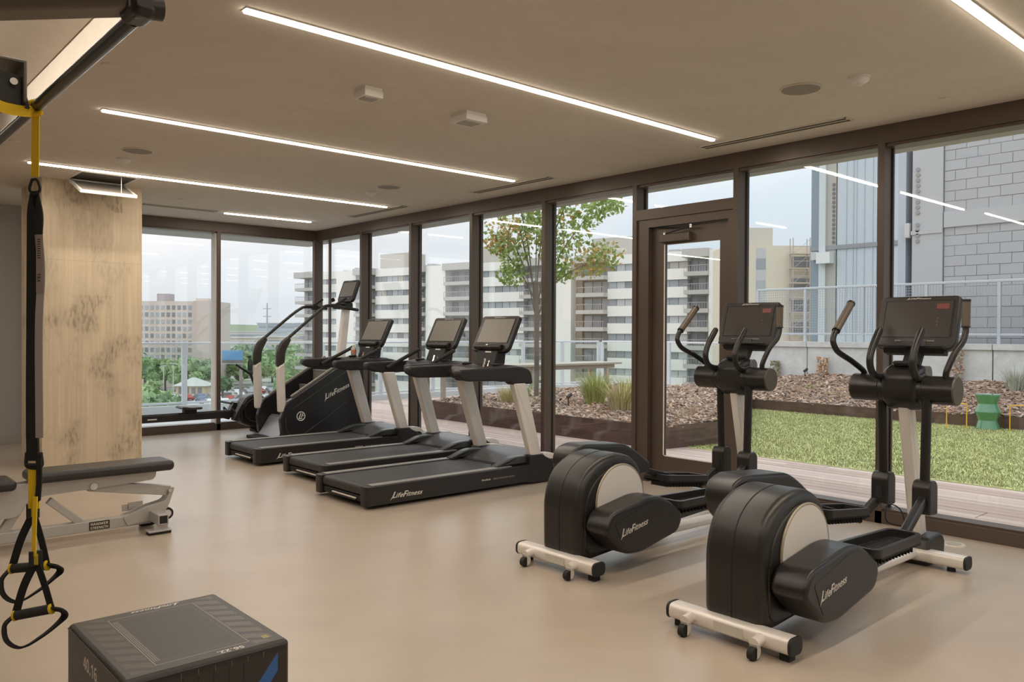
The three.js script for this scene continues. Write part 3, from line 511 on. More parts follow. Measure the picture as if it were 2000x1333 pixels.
// ---- stair climber
{
  const t = thing('stair_climber', 'black stair climber with silver posts in the glazed corner', 'stair climber', [4.86, 0, -10.45]);
  M.panelBlack = mat([0.014, 0.014, 0.016], 0.30);
  const prof = [[0.02, 0.06, 0.05], [-0.01, 0.30, 0.04], [0.06, 0.52, 0.06], [0.20, 0.60, 0.06], [1.02, 1.085, 0.05], [1.22, 1.12, 0.05], [1.26, 0.9, 0.03], [1.27, 0.06, 0.05]];
  for (const s of [-1, 1]) {
    const z0 = s > 0 ? 0.315 : -0.40, z1 = s > 0 ? 0.40 : -0.315;
    const p = obj('side_panel', [extr(prof, z0, z1, 0.04, 0.018, 4)], M.panelBlack, t);
    obj('panel_edge', [bar([0.17, 0.595, s * 0.325], [1.04, 1.11, s * 0.325], 0.03, 0.035, 0.01)], mat([0.30, 0.27, 0.235], 0.4, 0.4), p);
    if (s > 0) {
      faceLogo(p, 0.48, 0.125, 0.83, 0.66, 0.4012, 0.42);
      const badge = new THREE.Group(); badge.name = 'badge'; badge.position.set(0.28, 0.335, 0.4015); p.add(badge);
      obj('badge_ring', new THREE.TorusGeometry(0.058, 0.006, 8, 40), M.white, badge);
      obj('badge_mark', [bar([-0.03, -0.03, 0], [0.0, 0.04, 0], 0.004, 0.012, 0.001), bar([-0.03, -0.03, 0], [0.02, -0.03, 0], 0.004, 0.012, 0.001), bar([0.005, -0.015, 0], [0.03, 0.04, 0], 0.004, 0.012, 0.001), bar([0.012, 0.008, 0], [0.04, 0.008, 0], 0.004, 0.010, 0.001)], M.white, badge);
      const a = [[0.06, 0.32], [0.075, 0.17], [0.14, 0.08], [0.22, 0.03]]; obj('panel_groove', [tube(a.map(([x, y]) => [x, y, 0.4005]), 0.005, 6, 24), tube([[0.25, 0.05, 0.4005], [0.62, 0.27, 0.4005], [0.98, 0.50, 0.4005]], 0.004, 6, 30), tube([[0.16, 0.44, 0.4005], [0.60, 0.70, 0.4005], [1.0, 0.94, 0.4005]], 0.004, 6, 30)], mat([0.05, 0.05, 0.052], 0.35), p);
    }
    obj('post', [extr([[-0.03, 0.40, 0.01], [0.075, 0.40, 0.01], [0.055, 1.06, 0.01], [-0.052, 1.0, 0.01]], s * 0.357 - 0.035, s * 0.357 + 0.035, 0.01, 0.02, 4)], M.silver, t);
    obj('post_elbow', [extr([[-0.054, 1.0], [0.057, 1.06], [0.062, 1.20, 0.06], [0.15, 1.365, 0.02], [0.11, 1.415, 0.02], [-0.01, 1.32, 0.08], [-0.06, 1.20, 0.06]], s * 0.357 - 0.036, s * 0.357 + 0.036, 0.02, 0.02, 4)], mat([0.045, 0.037, 0.030], 0.38, 0.2), t);
    obj('handrail', [tube([[0.10, 1.375, s * 0.357], [0.24, 1.49, s * 0.357], [0.50, 1.70, s * 0.350], [0.64, 1.80, s * 0.34], [0.72, 1.83, s * 0.33], [0.90, 1.83, s * 0.31], [1.02, 1.815, s * 0.27]], 0.021, 12, 60)], M.shellDark, t);
    obj('rail_clamp', [rbox(0.10, 0.07, 0.06, 0.015, 0.86, 1.825, s * 0.315)], M.shell, t);
    obj('side_grip', [rod([0.84, 1.85, s * 0.33], [1.00, 1.95, s * 0.345], 0.019, 14)], M.blackSoft, t);
  }
  for (let i = 0; i < 4; i++) {
    const x = 0.30 + i * 0.215, y = 0.30 + i * 0.205, st = obj('step', [rbox(0.24, 0.03, 0.62, 0.008, x, y, 0)], mat([0.20, 0.19, 0.185], 0.5), t);
    obj('riser', [box(0.012, 0.175, 0.60, x - 0.11, y - 0.10, 0)], mat([0.27, 0.26, 0.255], 0.5), st);
    obj('tread_grip', [0, 1, 2].map((k) => box(0.02, 0.004, 0.58, x - 0.07 + k * 0.05, y + 0.017, 0)), M.rubber, st);
  }
  obj('core', [extr([[0.35, 0.03], [1.24, 0.03], [1.24, 1.0], [1.14, 1.0], [0.40, 0.30]], -0.31, 0.31, 0.01, 0.004)], M.blackSoft, t);
  obj('rear_apron', [extr([[-0.01, 0.05], [0.36, 0.05], [0.36, 0.16], [0.20, 0.30], [0.16, 0.30]], -0.30, 0.30, 0.01, 0.004)], mat([0.30, 0.30, 0.31], 0.35, 0.4), t);
  obj('base_frame', [rbox(1.20, 0.05, 0.72, 0.01, 0.64, 0.035, 0), rbox(0.22, 0.045, 0.60, 0.01, -0.07, 0.032, 0)], M.blackSoft, t);
  each('base_foot', [0, 1].map((k) => new THREE.CylinderGeometry(0.025, 0.025, 0.03, 14).translate(-0.12, 0.015, k ? 0.25 : -0.25)), M.silver, t);
  obj('mast', [extr([[1.05, 1.08], [1.16, 1.08], [1.245, 1.86], [1.15, 1.86]], -0.05, 0.05, 0.01, 0.016, 3)], M.silver, t);
  obj('front_bar', [tube([[1.0, 1.815, -0.27], [0.96, 1.84, -0.22], [1.02, 1.86, -0.10], [1.10, 1.86, 0], [1.02, 1.86, 0.10], [0.96, 1.84, 0.22], [1.0, 1.815, 0.27], [1.12, 1.80, 0.29], [1.24, 1.79, 0.24]], 0.022, 12, 90)], M.blackSoft, t);
  obj('mast_head', [rbox(0.14, 0.10, 0.22, 0.02, 1.18, 1.85, 0)], M.shellDark, t);
  consolePanel(t, { w: 0.44, h: 0.34, t: 0.045, pos: [1.205, 1.895, 0], lean: 0.35, screenMat: M.ceilingSheenScreen });
  obj('speaker_knob', [rod([1.08, 1.93, -0.24], [1.13, 1.95, -0.24], 0.03, 18)], M.shell, t);
  const w = thing('spray_bottle', 'small dark spray bottle hooked on the silver post', 'bottle', [4.762, 0.935, -10.815]);
  obj('bottle_body', new THREE.LatheGeometry([[0, 0], [0.030, 0], [0.032, 0.02], [0.032, 0.12], [0.014, 0.155], [0.012, 0.17], [0, 0.17]].map((p) => new THREE.Vector2(...p)), 24), mat([0.03, 0.05, 0.045], 0.25), w);
  obj('spray_head', [rbox(0.055, 0.028, 0.022, 0.006, -0.012, 0.187, 0), bar([-0.012, 0.178, 0], [-0.03, 0.150, 0], 0.012, 0.008, 0.003)], mat([0.012, 0.05, 0.045], 0.4), w);
}

// ---- rowing machine by the rear window
{
  const t = thing('rowing_machine', 'low black rowing machine along the rear window behind the column', 'rowing machine', [3.20, 0, -11.35]);
  obj('beam', [rbox(1.72, 0.10, 0.085, 0.012, 0.82, 0.29, 0), rbox(1.70, 0.012, 0.055, 0.003, 0.82, 0.345, 0)], M.shell, t);
  obj('beam_print', [rbox(0.12, 0.016, 0.002, 0.0008, 0.42, 0.285, 0.0435)], M.white, t);
  obj('seat_carriage', [rbox(0.17, 0.05, 0.11, 0.012, 0.93, 0.372, 0)], M.blackSoft, t);
  obj('seat', [extr([[0.78, 0.415, 0.015], [0.80, 0.445, 0.02], [0.92, 0.425, 0.03], [1.06, 0.43, 0.02], [1.06, 0.395, 0.015], [0.84, 0.39]], -0.15, 0.15, 0.01, 0.02, 3)], M.vinyl, t);
  obj('rear_leg', [bar([0.05, 0.26, 0], [-0.02, 0.03, 0], 0.06, 0.05), rbox(0.06, 0.035, 0.42, 0.01, -0.02, 0.0175, 0)], M.blackSoft, t);
  for (const s of [-1, 1]) { const f = obj('footplate', [extr([[1.47, 0.22, 0.02], [1.53, 0.20], [1.66, 0.42, 0.03], [1.60, 0.45]], s * 0.14 - 0.055, s * 0.14 + 0.055, 0.01, 0.006)], M.black, t); obj('foot_strap', [tube([[1.50, 0.33, s * 0.14 - 0.06], [1.47, 0.38, s * 0.14], [1.50, 0.33, s * 0.14 + 0.06]], 0.010, 8, 20)], M.blackSoft, f); }
  obj('flywheel_housing', [extr([[1.62, 0.16, 0.05], [1.60, 0.38, 0.08], [1.72, 0.56, 0.1], [1.92, 0.58, 0.1], [2.06, 0.42, 0.1], [2.02, 0.18, 0.08], [1.82, 0.08, 0.06]], -0.12, 0.12, 0.05, 0.03, 4)], M.shellDark, t);
  obj('flywheel_guard', [new THREE.TorusGeometry(0.17, 0.012, 8, 36).translate(1.84, 0.335, 0.12)], M.shell, t);
  obj('front_leg', [bar([1.80, 0.10, 0], [1.92, 0.03, 0], 0.07, 0.06), rbox(0.06, 0.035, 0.50, 0.01, 1.93, 0.0175, 0)], M.blackSoft, t);
  obj('monitor_arm', [bar([1.93, 0.54, 0], [1.80, 0.86, 0], 0.04, 0.03), bar([1.82, 0.84, 0], [1.58, 1.0, 0], 0.035, 0.03)], M.shell, t);
  obj('monitor', [rbox(0.03, 0.15, 0.20, 0.008, 1.83, 0.93, 0)], M.black, t);
  obj('handle', [rod([1.44, 0.46, -0.20], [1.44, 0.46, 0.20], 0.015, 12), bar([1.44, 0.46, 0], [1.66, 0.44, 0], 0.02, 0.012)], M.blackSoft, t);
}

{ // cables lying on the floor between the elliptical and the door
  const c = thing('floor_cable', 'thin black cables lying on the floor before the terrace door', 'cable', [5.3, 0, -4.45]);
  obj('cable', tube([[-0.55, 0.005, -0.30], [-0.20, 0.005, -0.12], [0.30, 0.005, 0.12], [0.62, 0.005, 0.20]], 0.006, 6, 40), M.rubber, c);
  obj('cable', tube([[-0.28, 0.005, -0.02], [-0.05, 0.005, -0.06], [0.16, 0.005, 0.05], [0.20, 0.005, 0.10]], 0.006, 6, 30), M.rubber, c);
}
// ================================================================ FREE TRAINING CORNER
{ // adjustable bench
  const t = thing('adjustable_bench', 'silver framed adjustable bench with dark padded top beside the column', 'weight bench', [1.0, 0, -6.30]);
  M.benchSteel = mat([0.46, 0.44, 0.42], 0.42, 0.35);
  obj('base_beam', [bar([-0.85, 0.085, 0], [1.0, 0.085, 0], 0.075, 0.075, 0.006)], M.benchSteel, t);
  const plate = printMat(256, 112, (x, w, h) => { x.fillStyle = '#241f1a'; x.fillRect(0, 0, w, h); x.fillStyle = '#d8cfbe'; x.font = `bold ${h * 0.43}px sans-serif`; x.save(); const a = x.measureText('HAMMER').width; x.scale((w * 0.88) / a, 1); x.fillText('HAMMER', w * 0.06 / ((w * 0.88) / a), h * 0.44); x.restore(); x.save(); const b = x.measureText('STRENGTH').width; x.scale((w * 0.88) / b, 1); x.fillText('STRENGTH', w * 0.06 / ((w * 0.88) / b), h * 0.90); x.restore(); });
  place('name_plate', sheet(0.135, 0.060), plate, t, [0.645, 0.086, 0.0392]);
  const ft = obj('front_foot', [bar([1.02, 0.105, -0.17], [1.02, 0.105, 0.24], 0.075, 0.075, 0.005)], M.benchSteel, t);
  obj('tube_mouth', rbox(0.055, 0.055, 0.004, 0.004, 1.02, 0.105, 0.2405), M.rubber, ft);
  obj('foot_skid', [rbox(0.16, 0.014, 0.10, 0.006, 1.0, 0.0245, 0.19), rbox(0.10, 0.05, 0.035, 0.006, 1.01, 0.045, 0.20)], M.benchSteel, ft);
  obj('foot_pad', [rbox(0.16, 0.018, 0.06, 0.006, 1.0, 0.009, 0.20), rbox(0.10, 0.066, 0.06, 0.006, 1.02, 0.033, -0.13)], M.rubber, ft);
  for (const z of [-0.10, 0.06]) { const w = obj('wheel', [new THREE.CylinderGeometry(0.045, 0.045, 0.03, 26).rotateX(Math.PI / 2).translate(1.12, 0.100, z - 0.05)], M.blackSoft, t); obj('hub', [new THREE.CylinderGeometry(0.028, 0.028, 0.034, 22).rotateX(Math.PI / 2).translate(1.12, 0.100, z - 0.05)], M.silver, w); }
  obj('rear_foot', [bar([-0.85, 0.06, -0.28], [-0.85, 0.06, 0.28], 0.075, 0.075, 0.006), rbox(0.08, 0.03, 0.08, 0.006, -0.85, 0.015, -0.24), rbox(0.08, 0.03, 0.08, 0.006, -0.85, 0.015, 0.24)], M.benchSteel, t);
  each('hinge_plate', [extr([[0.80, 0.12], [0.95, 0.175, 0.04], [1.10, 0.205, 0.03], [1.14, 0.30], [1.165, 0.295], [1.12, 0.16, 0.04], [1.06, 0.075], [0.83, 0.055]], 0.038, 0.05, 0.015, 0.002), extr([[0.80, 0.12], [0.95, 0.175, 0.04], [1.10, 0.205, 0.03], [1.14, 0.30], [1.165, 0.295], [1.12, 0.16, 0.04], [1.06, 0.075], [0.83, 0.055]], -0.05, -0.038, 0.015, 0.002)], M.benchSteel, t);
  obj('lift_arm', [bar([0.58, 0.37, 0], [1.14, 0.27, 0], 0.055, 0.075, 0.006)], M.benchSteel, t);
  each('arm_bolt', [rod([1.13, 0.275, -0.055], [1.13, 0.275, 0.058], 0.014, 14), rod([1.04, 0.29, 0.02], [1.04, 0.29, 0.034], 0.01, 12)], M.chrome, t);
  each('back_plate', [extr([[-0.04, 0.22, 0.05], [0.14, 0.22, 0.05], [0.20, 0.33, 0.02], [0.32, 0.345, 0.06], [0.62, 0.355, 0.03], [1.02, 0.375, 0.05], [1.03, 0.45], [0.10, 0.44], [-0.04, 0.44, 0.05]], 0.05, 0.064, 0.02, 0.002), extr([[-0.04, 0.22, 0.05], [0.14, 0.22, 0.05], [0.20, 0.33, 0.02], [0.32, 0.345, 0.06], [0.62, 0.355, 0.03], [1.02, 0.375, 0.05], [1.03, 0.45], [0.10, 0.44], [-0.04, 0.44, 0.05]], -0.064, -0.05, 0.02, 0.002)], M.benchSteel, t);
  each('pivot_bolt', [rod([0.60, 0.372, 0.06], [0.60, 0.372, 0.075], 0.024, 20), rod([0.0, 0.30, 0.06], [0.0, 0.30, 0.075], 0.026, 20)], M.chrome, t);
  each('strut', [bar([0.33, 0.30, 0], [0.53, 0.115, 0], 0.05, 0.05, 0.006), bar([0.18, 0.32, 0], [0.05, 0.11, 0], 0.05, 0.06, 0.006)], M.benchSteel, t);
  obj('selector_bracket', [bar([0.84, 0.155, -0.12], [0.95, 0.155, -0.12], 0.012, 0.05, 0.002), bar([0.88, 0.17, -0.10], [0.98, 0.17, -0.10], 0.012, 0.05, 0.002)], M.silverMatte, t);
  const bp = obj('back_pad', [rbox(0.94, 0.075, 0.30, 0.032, 0.665, 0.4775, 0, 5)], M.vinyl, t);
  obj('pad_seam', [new THREE.TorusGeometry(0.04, 0.002, 6, 24).rotateY(Math.PI / 2).scale(1, 0.9, 3.7).translate(0.33, 0.4775, 0)], mat([0.12, 0.11, 0.10], 0.5), bp);
  obj('seat_pad', [rbox(0.44, 0.075, 0.29, 0.032, -0.10, 0.447, 0, 5)], M.vinyl, t);
  each('seat_arm', [bar([-0.38, 0.32, 0], [0.06, 0.38, 0], 0.05, 0.06, 0.006), bar([-0.30, 0.33, 0], [-0.42, 0.12, 0], 0.05, 0.06, 0.006)], M.benchSteel, t);
  obj('adjust_handle', [rod([-0.06, 0.30, 0.07], [-0.10, 0.16, 0.10], 0.018, 12)], M.rubber, t);
}
{ // soft plyometric box
  const w = 0.545, h = 0.40, d = 0.665;
  const t = thing('plyometric_box', 'black padded plyometric box with 40.16 print and blue corner chevron', 'plyo box', [0.755 + w / 2, 0, -(2.62 + d / 2)]);
  const weave = (x, W, Hh, x0, y0, x1, y1, c1, c2, s) => { x.fillStyle = c1; x.fillRect(x0, y0, x1 - x0, y1 - y0); x.fillStyle = c2; for (let j = 0; y0 + j * s < y1; j++) for (let i = (j % 2); x0 + i * s < x1; i += 2) x.fillRect(x0 + i * s, y0 + j * s, s, s); };
  const base = '#2b2622', dark = '#231f1c';
  const topT = canvasTex(1024, 1250, (x, cw, ch) => { // woven bands along the two long sides, smooth panel between them
    x.save(); x.translate(cw, 0); x.rotate(Math.PI / 2); const W = ch, Hh = cw;
    x.fillStyle = base; x.fillRect(0, 0, W, Hh);
    weave(x, W, Hh, 40, 40, W - 40, 190, '#2b2622', '#6a6157', 9); weave(x, W, Hh, 40, Hh - 190, W - 40, Hh - 40, '#2b2622', '#544b43', 9);
    for (let i = 0; i < 8; i++) for (const y of [115, Hh - 115]) { x.fillStyle = '#26211d'; x.save(); x.translate(70 + i * 150, y); x.transform(1, 0, -0.6, 1, 0, 0); x.fillRect(0, -78, 60, 156); x.restore(); }
    x.fillStyle = base; x.fillRect(0, 0, W, 40); x.fillRect(0, Hh - 40, W, 40); x.fillRect(0, 0, 40, Hh); x.fillRect(W - 40, 0, 40, Hh);
    x.strokeStyle = '#8a8075'; x.lineWidth = 6; x.strokeRect(105, 205, W - 210, Hh - 410);
    x.fillStyle = dark; x.fillRect(170, 245, W - 340, Hh - 500); x.strokeStyle = '#4d463f'; x.lineWidth = 4; x.strokeRect(170, 245, W - 340, Hh - 500);
    for (let i = 0; i < 3; i++) { x.fillStyle = '#8f857a'; x.fillRect(170, Hh - 248 + i * 13, W - 340, 4); }
    x.fillStyle = '#8a7b3a'; x.fillRect(W - 150, 60, 60, 44); x.restore();
  });
  const sideT = canvasTex(1250, 750, (x, W, Hh) => { // the long side, with the height print
    x.fillStyle = '#2a2522'; x.fillRect(0, 0, W, Hh); x.strokeStyle = '#4f463f'; x.lineWidth = 6; x.strokeRect(60, 150, W - 120, Hh); x.fillStyle = '#211d1b'; x.fillRect(120, 260, W - 360, Hh);
    for (let i = 0; i < 7; i++) { x.fillStyle = '#352f2a'; x.fillRect(W - 640 + i * 46, 170, 16, Hh); }
    x.fillStyle = '#5c3f36'; x.save(); x.translate(W - 190, 130); x.transform(1, 0, -0.35, 1, 0, 0); x.fillRect(0, 0, 90, 600); x.restore();
    x.fillStyle = '#cfc8be'; x.font = 'bold 130px sans-serif'; x.fillText('40.16.', 400, 160);
  });
  const endT = canvasTex(1024, 750, (x, W, Hh) => { // the end towards the camera
    weave(x, W, Hh, 0, 0, W, Hh, '#25211e', '#393430', 8);
    x.fillStyle = '#25211e'; x.fillRect(0, 0, W, 34); for (let i = 0; i < 7; i++) { x.fillStyle = '#1c1917'; x.fillRect(120 + i * 100, 40, 7, Hh); }
    x.fillStyle = '#221e1c'; x.beginPath(); x.moveTo(0, 40); x.lineTo(210, 40); x.lineTo(60, 260); x.lineTo(0, 260); x.fill();
    x.fillStyle = '#1d1a18'; x.beginPath(); x.moveTo(140, 330); x.lineTo(760, 190); x.lineTo(760, Hh); x.lineTo(140, Hh); x.fill();
    x.fillStyle = '#2a2522'; x.beginPath(); x.moveTo(960, 90); x.lineTo(W, 60); x.lineTo(W, Hh); x.lineTo(800, Hh); x.lineTo(800, 340); x.fill();
    x.fillStyle = '#2f5f9e'; x.beginPath(); x.moveTo(965, 40); x.lineTo(965, 170); x.lineTo(850, 320); x.lineTo(850, 700); x.lineTo(790, 700); x.lineTo(790, 260); x.fill();
    x.save(); x.translate(905, 700); x.rotate(-Math.PI / 2); x.fillStyle = '#d5cec4'; x.font = 'italic bold 84px sans-serif'; x.fillText('LifeFitness', 0, 30); x.restore();
  });
  const pm = (m) => new THREE.MeshPhysicalMaterial({ map: m, roughness: 0.42 });
  const body = obj('foam_body', rbox(w, h, d, 0.018, 0, h / 2, 0, 4), mat([0.026, 0.022, 0.020], 0.45), t);
  const tp = place('top_print', sheet(w - 0.03, d - 0.03), pm(topT), t, [0, h + 0.0006, 0], [-Math.PI / 2, 0, 0]);
  const sp = place('side_print', sheet(d - 0.03, h - 0.03), pm(sideT), t, [-w / 2 - 0.0006, h / 2, 0]); sp.rotation.y = -Math.PI / 2;
  place('end_print', sheet(w - 0.03, h - 0.03), pm(endT), t, [0, h / 2, d / 2 + 0.0006]);
  const num = printMat(256, 64, (x, W, Hh) => { x.clearRect(0, 0, W, Hh); x.fillStyle = '#d0c9be'; x.font = `bold ${Hh * 0.9}px sans-serif`; x.fillText('56.22.', 10, Hh * 0.85); });
  place('number_print', sheet(0.15, 0.034), num, t, [0.055, h + 0.0011, d / 2 - 0.036], [-Math.PI / 2, 0, Math.PI]);
  place('logo', sheet(0.20, 0.036), M.logo, t, [0.02, h + 0.0011, -d / 2 + 0.038], [-Math.PI / 2, 0, Math.PI]);
  obj('seam', [bar([-w / 2 + 0.01, h - 0.014, d / 2 - 0.004], [w / 2 - 0.01, h - 0.014, d / 2 - 0.004], 0.012, 0.005, 0.002), bar([-w / 2 + 0.004, h - 0.014, -d / 2 + 0.01], [-w / 2 + 0.004, h - 0.014, d / 2 - 0.01], 0.012, 0.005, 0.002)], M.vinyl, t);
  const st = []; for (let i = 0; i < 6; i++) st.push(box(0.003, 0.02, 0.002, -0.10 + i * 0.055, h - 0.03, d / 2 + 0.001)); each('stitch', st, mat([0.10, 0.09, 0.08], 0.5), t);
}
{ // overhead training rig: tubes, corner block, bracket, and the posts that carry it outside the picture
  const t = thing('training_rig', 'black steel overhead rig tube with corner block and bracket plate', 'training rig', [0.64, 0, -3.2]);
  const y = 2.245;
  obj('tube', [rod([0, y, 1.06], [0, y, -2.6], 0.019, 22)], mat([0.030, 0.032, 0.036], 0.28, 0.5), t);
  obj('corner_block', [rbox(0.066, 0.075, 0.11, 0.022, 0.0, y + 0.02, 1.10), rod([-0.02, y + 0.01, 1.125], [0.045, y + 0.018, 1.125], 0.030, 24)], M.shellDark, t);
  obj('cross_beam', [bar([0.0, y + 0.05, 1.10], [-1.25, y + 0.05, -0.21], 0.09, 0.09, 0.02)], mat([0.17, 0.14, 0.12], 0.42, 0.3), t);
  const br = obj('bracket', [rbox(0.012, 0.14, 0.20, 0.004, -0.045, y + 0.065, -0.04), rbox(0.11, 0.012, 0.20, 0.004, -0.10, y + 0.13, -0.04)], mat([0.10, 0.085, 0.072], 0.42, 0.3), t);
  obj('bracket_wing', [extr([[-0.155, y - 0.02], [-0.025, y - 0.02], [-0.05, y + 0.085, 0.012], [-0.16, y + 0.10]], 0.028, 0.034, 0.006, 0.001)], M.blackSoft, br);
  obj('bracket_bolt', [rod([-0.075, y + 0.062, 0.032], [-0.075, y + 0.062, 0.044], 0.012, 14)], M.chrome, br);
  obj('post', [bar([-1.25, 0.02, -0.21], [-1.25, y + 0.09, -0.21], 0.09, 0.09, 0.02)], M.shellDark, t);
  obj('base_plate', [rbox(0.22, 0.02, 0.22, 0.004, -1.25, 0.01, -0.21)], M.shellDark, t);
  obj('drop_hanger', [rod([0, y, -2.55], [0, H, -2.55], 0.016, 14), new THREE.CylinderGeometry(0.05, 0.05, 0.01, 20).translate(0, H - 0.005, -2.55), rod([0, y + 0.05, 1.12], [0, H, 1.12], 0.014, 14)], M.shellDark, t);
}
{ // suspension trainer hanging from the tube
  const X = 0.632, Z = -3.19; const t = thing('suspension_trainer', 'yellow and black suspension trainer straps with two foam handles', 'suspension trainer', [X, 0, Z]);
  const side = [0.75, 0, 0.66]; // across the picture
  const A = (u, y, k = 0) => [side[0] * u + k * 0.66, y, side[2] * u - k * 0.75];
  const rb = (pts, w, th, s = side, n = 30) => ribbon(pts, w, th, n)(s);
  obj('anchor_strap', [rb([A(0.004, 2.235), A(0.004, 2.15), A(0.002, 2.0)], 0.026, 0.004), tube([A(0.012, 2.262), A(-0.02, 2.25), A(-0.026, 2.225), A(-0.005, 2.212), A(0.02, 2.22)], 0.010, 8, 24), rb([[-0.26, 2.33, 0.05], [-0.19, 2.285, 0.07], [-0.13, 2.215, 0.07], [-0.06, 2.212, 0.03], [0.005, 2.224, 0]], 0.036, 0.005, [0.2, 1, 0.2])], M.yellow, t);
  obj('carabiner', [tube([A(-0.008, 1.99), A(-0.016, 1.965), A(-0.014, 1.95), A(0, 1.94), A(0.016, 1.95), A(0.018, 1.965), A(0.008, 1.99), A(-0.008, 1.99)], 0.005, 8, 48)], M.rubber, t);
  obj('main_strap', [rb([A(0.0, 1.95), A(-0.012, 1.87), A(-0.008, 1.80)], 0.026, 0.006), rb([A(0.0, 1.95), A(0.016, 1.87), A(0.014, 1.80)], 0.026, 0.006), rb([A(-0.004, 1.85), A(-0.006, 1.5), A(-0.008, 1.2), A(-0.006, 1.02)], 0.040, 0.010)], M.webBlack, t);
  const tagM = printMat(64, 512, (x, w, h) => { x.fillStyle = '#8d8078'; x.fillRect(0, 0, w, h); x.save(); x.translate(w * 0.25, 20); x.rotate(Math.PI / 2); x.fillStyle = '#1a1614'; for (let i = 0; i < 9; i++) x.fillRect(20 + i * 20, -26, 8, 32); x.font = 'bold 44px sans-serif'; x.fillText('TRX', 320, 8); x.restore(); });
  obj('web_sleeve', [rb([A(0.018, 1.80, -0.006), A(0.028, 1.68, -0.008), A(0.020, 1.50, -0.008), A(0.020, 1.10, -0.006)], 0.026, 0.004)], mat([0.33, 0.30, 0.29], 0.8), t);
  const sp = place('sleeve_print', sheet(0.024, 0.20), tagM, t, A(0.0235, 1.70, -0.0115)); sp.rotation.y = Math.atan2(-0.66, 0.75);
  obj('buckle', [tube([A(-0.028, 1.045), A(-0.026, 1.0), A(0.022, 1.0), A(0.022, 1.045)], 0.006, 8, 24), rod(A(-0.03, 1.005), A(0.024, 1.005), 0.007, 10)], M.rubber, t);
  obj('lower_strap', [rb([A(-0.003, 1.01), A(-0.003, 0.93), A(-0.003, 0.855)], 0.037, 0.006), rb([A(0.014, 0.90, -0.02), A(0.016, 0.80, -0.03), A(0.020, 0.70, -0.04)], 0.016, 0.004, [0.6, 0, 0.8])], M.yellow, t);
  obj('side_web', [rb([A(0.020, 1.03, -0.01), A(0.021, 0.95, -0.01), A(0.016, 0.885, -0.01)], 0.018, 0.006), tube([A(0.020, 0.885, -0.01), A(0.006, 0.872, -0.01), A(0.004, 0.85, -0.01), A(0.016, 0.845, -0.01)], 0.0035, 6, 20)], M.webBlack, t);
  const handle = (u, y, k, topU, topY, tilt) => {
    const h = new THREE.Group(); h.name = 'handle'; t.add(h);
    const dx = 0.062, L = A(u - dx, y - tilt, k), R = A(u + dx, y + tilt, k), T = A(topU, topY, k);
    obj('equalizer', [rbox(0.040, 0.052, 0.016, 0.003)], M.rubber, h).position.set(...T); const lab = place('yellow_label', sheet(0.030, 0.038), mat([0.60, 0.46, 0.05], 0.6), h, A(topU, topY, k - 0.0105)); lab.rotation.y = Math.atan2(-0.66, 0.75);
    obj('triangle_web', [rb([A(topU - 0.004, topY - 0.02, k), A((topU + u - dx) / 2 - 0.004, (topY + y) / 2, k), L], 0.026, 0.004), rb([A(topU + 0.006, topY - 0.02, k), A((topU + u + dx) / 2 + 0.004, (topY + y) / 2, k), R], 0.022, 0.004)], M.webBlack, h);
    obj('foam_grip', [rod(L, R, 0.0165, 20)], mat([0.022, 0.020, 0.019], 0.8), h);
    const e = V3(R).sub(V3(L)).normalize(); each('grip_ring', [rod(V3(L).addScaledVector(e, -0.004), V3(L).addScaledVector(e, 0.003), 0.0182, 20), rod(V3(R).addScaledVector(e, -0.003), V3(R).addScaledVector(e, 0.004), 0.0182, 20)], M.yellow, h);
    obj('foot_cradle', [rb([A(u + dx + 0.004, y + tilt, k), A(u + dx + 0.035, y + tilt - 0.006, k), A(u + dx + 0.03, y - 0.02, k + 0.02), A(u + 0.01, y - 0.095, k + 0.03), A(u - 0.06, y - 0.13, k + 0.02), A(u - dx - 0.028, y - 0.10, k), A(u - dx - 0.036, y - 0.05, k), A(u - dx - 0.006, y - tilt, k)], 0.034, 0.006, [0.15, 0.35, 0.9], 60)], M.webBlack, h);
  };
  handle(-0.042, 0.640, 0.04, -0.030, 0.838, 0.006);
  handle(0.012, 0.505, -0.03, 0.020, 0.690, 0.012);
}

// ================================================================ THE TERRACE
M.concrete = (() => { const t = tex(512, 512, (u, v) => { const k = 1 + 0.14 * tnoise(u, v, 7, 2) + 0.07 * tnoise(u, v, 45, 5) + 0.03 * tnoise(u, v, 200, 1, 1); return [200 * k, 203 * k, 204 * k]; }); t.repeat.set(0.4, 0.4); return new THREE.MeshStandardMaterial({ map: t, roughness: 0.85 }); })();
M.soffit = mat([0.42, 0.42, 0.41], 0.8);
struct('soffit', [slab(RG + 0.05, 6.99, D0, 13.4, 3.0, 3.5), slab(X0, RG + 0.05, 12.4, 13.4, 3.0, 3.5), slab(2.45, RG + 0.05, DG + 0.03, 12.4, 3.0, 3.5)], M.soffit);
struct('terrace_slab', [slab(RG + 0.06, 17.0, D0, 15.25, -0.35, -0.045), slab(X0, RG + 0.06, 12.4, 15.25, -0.35, -0.02)], M.concrete);
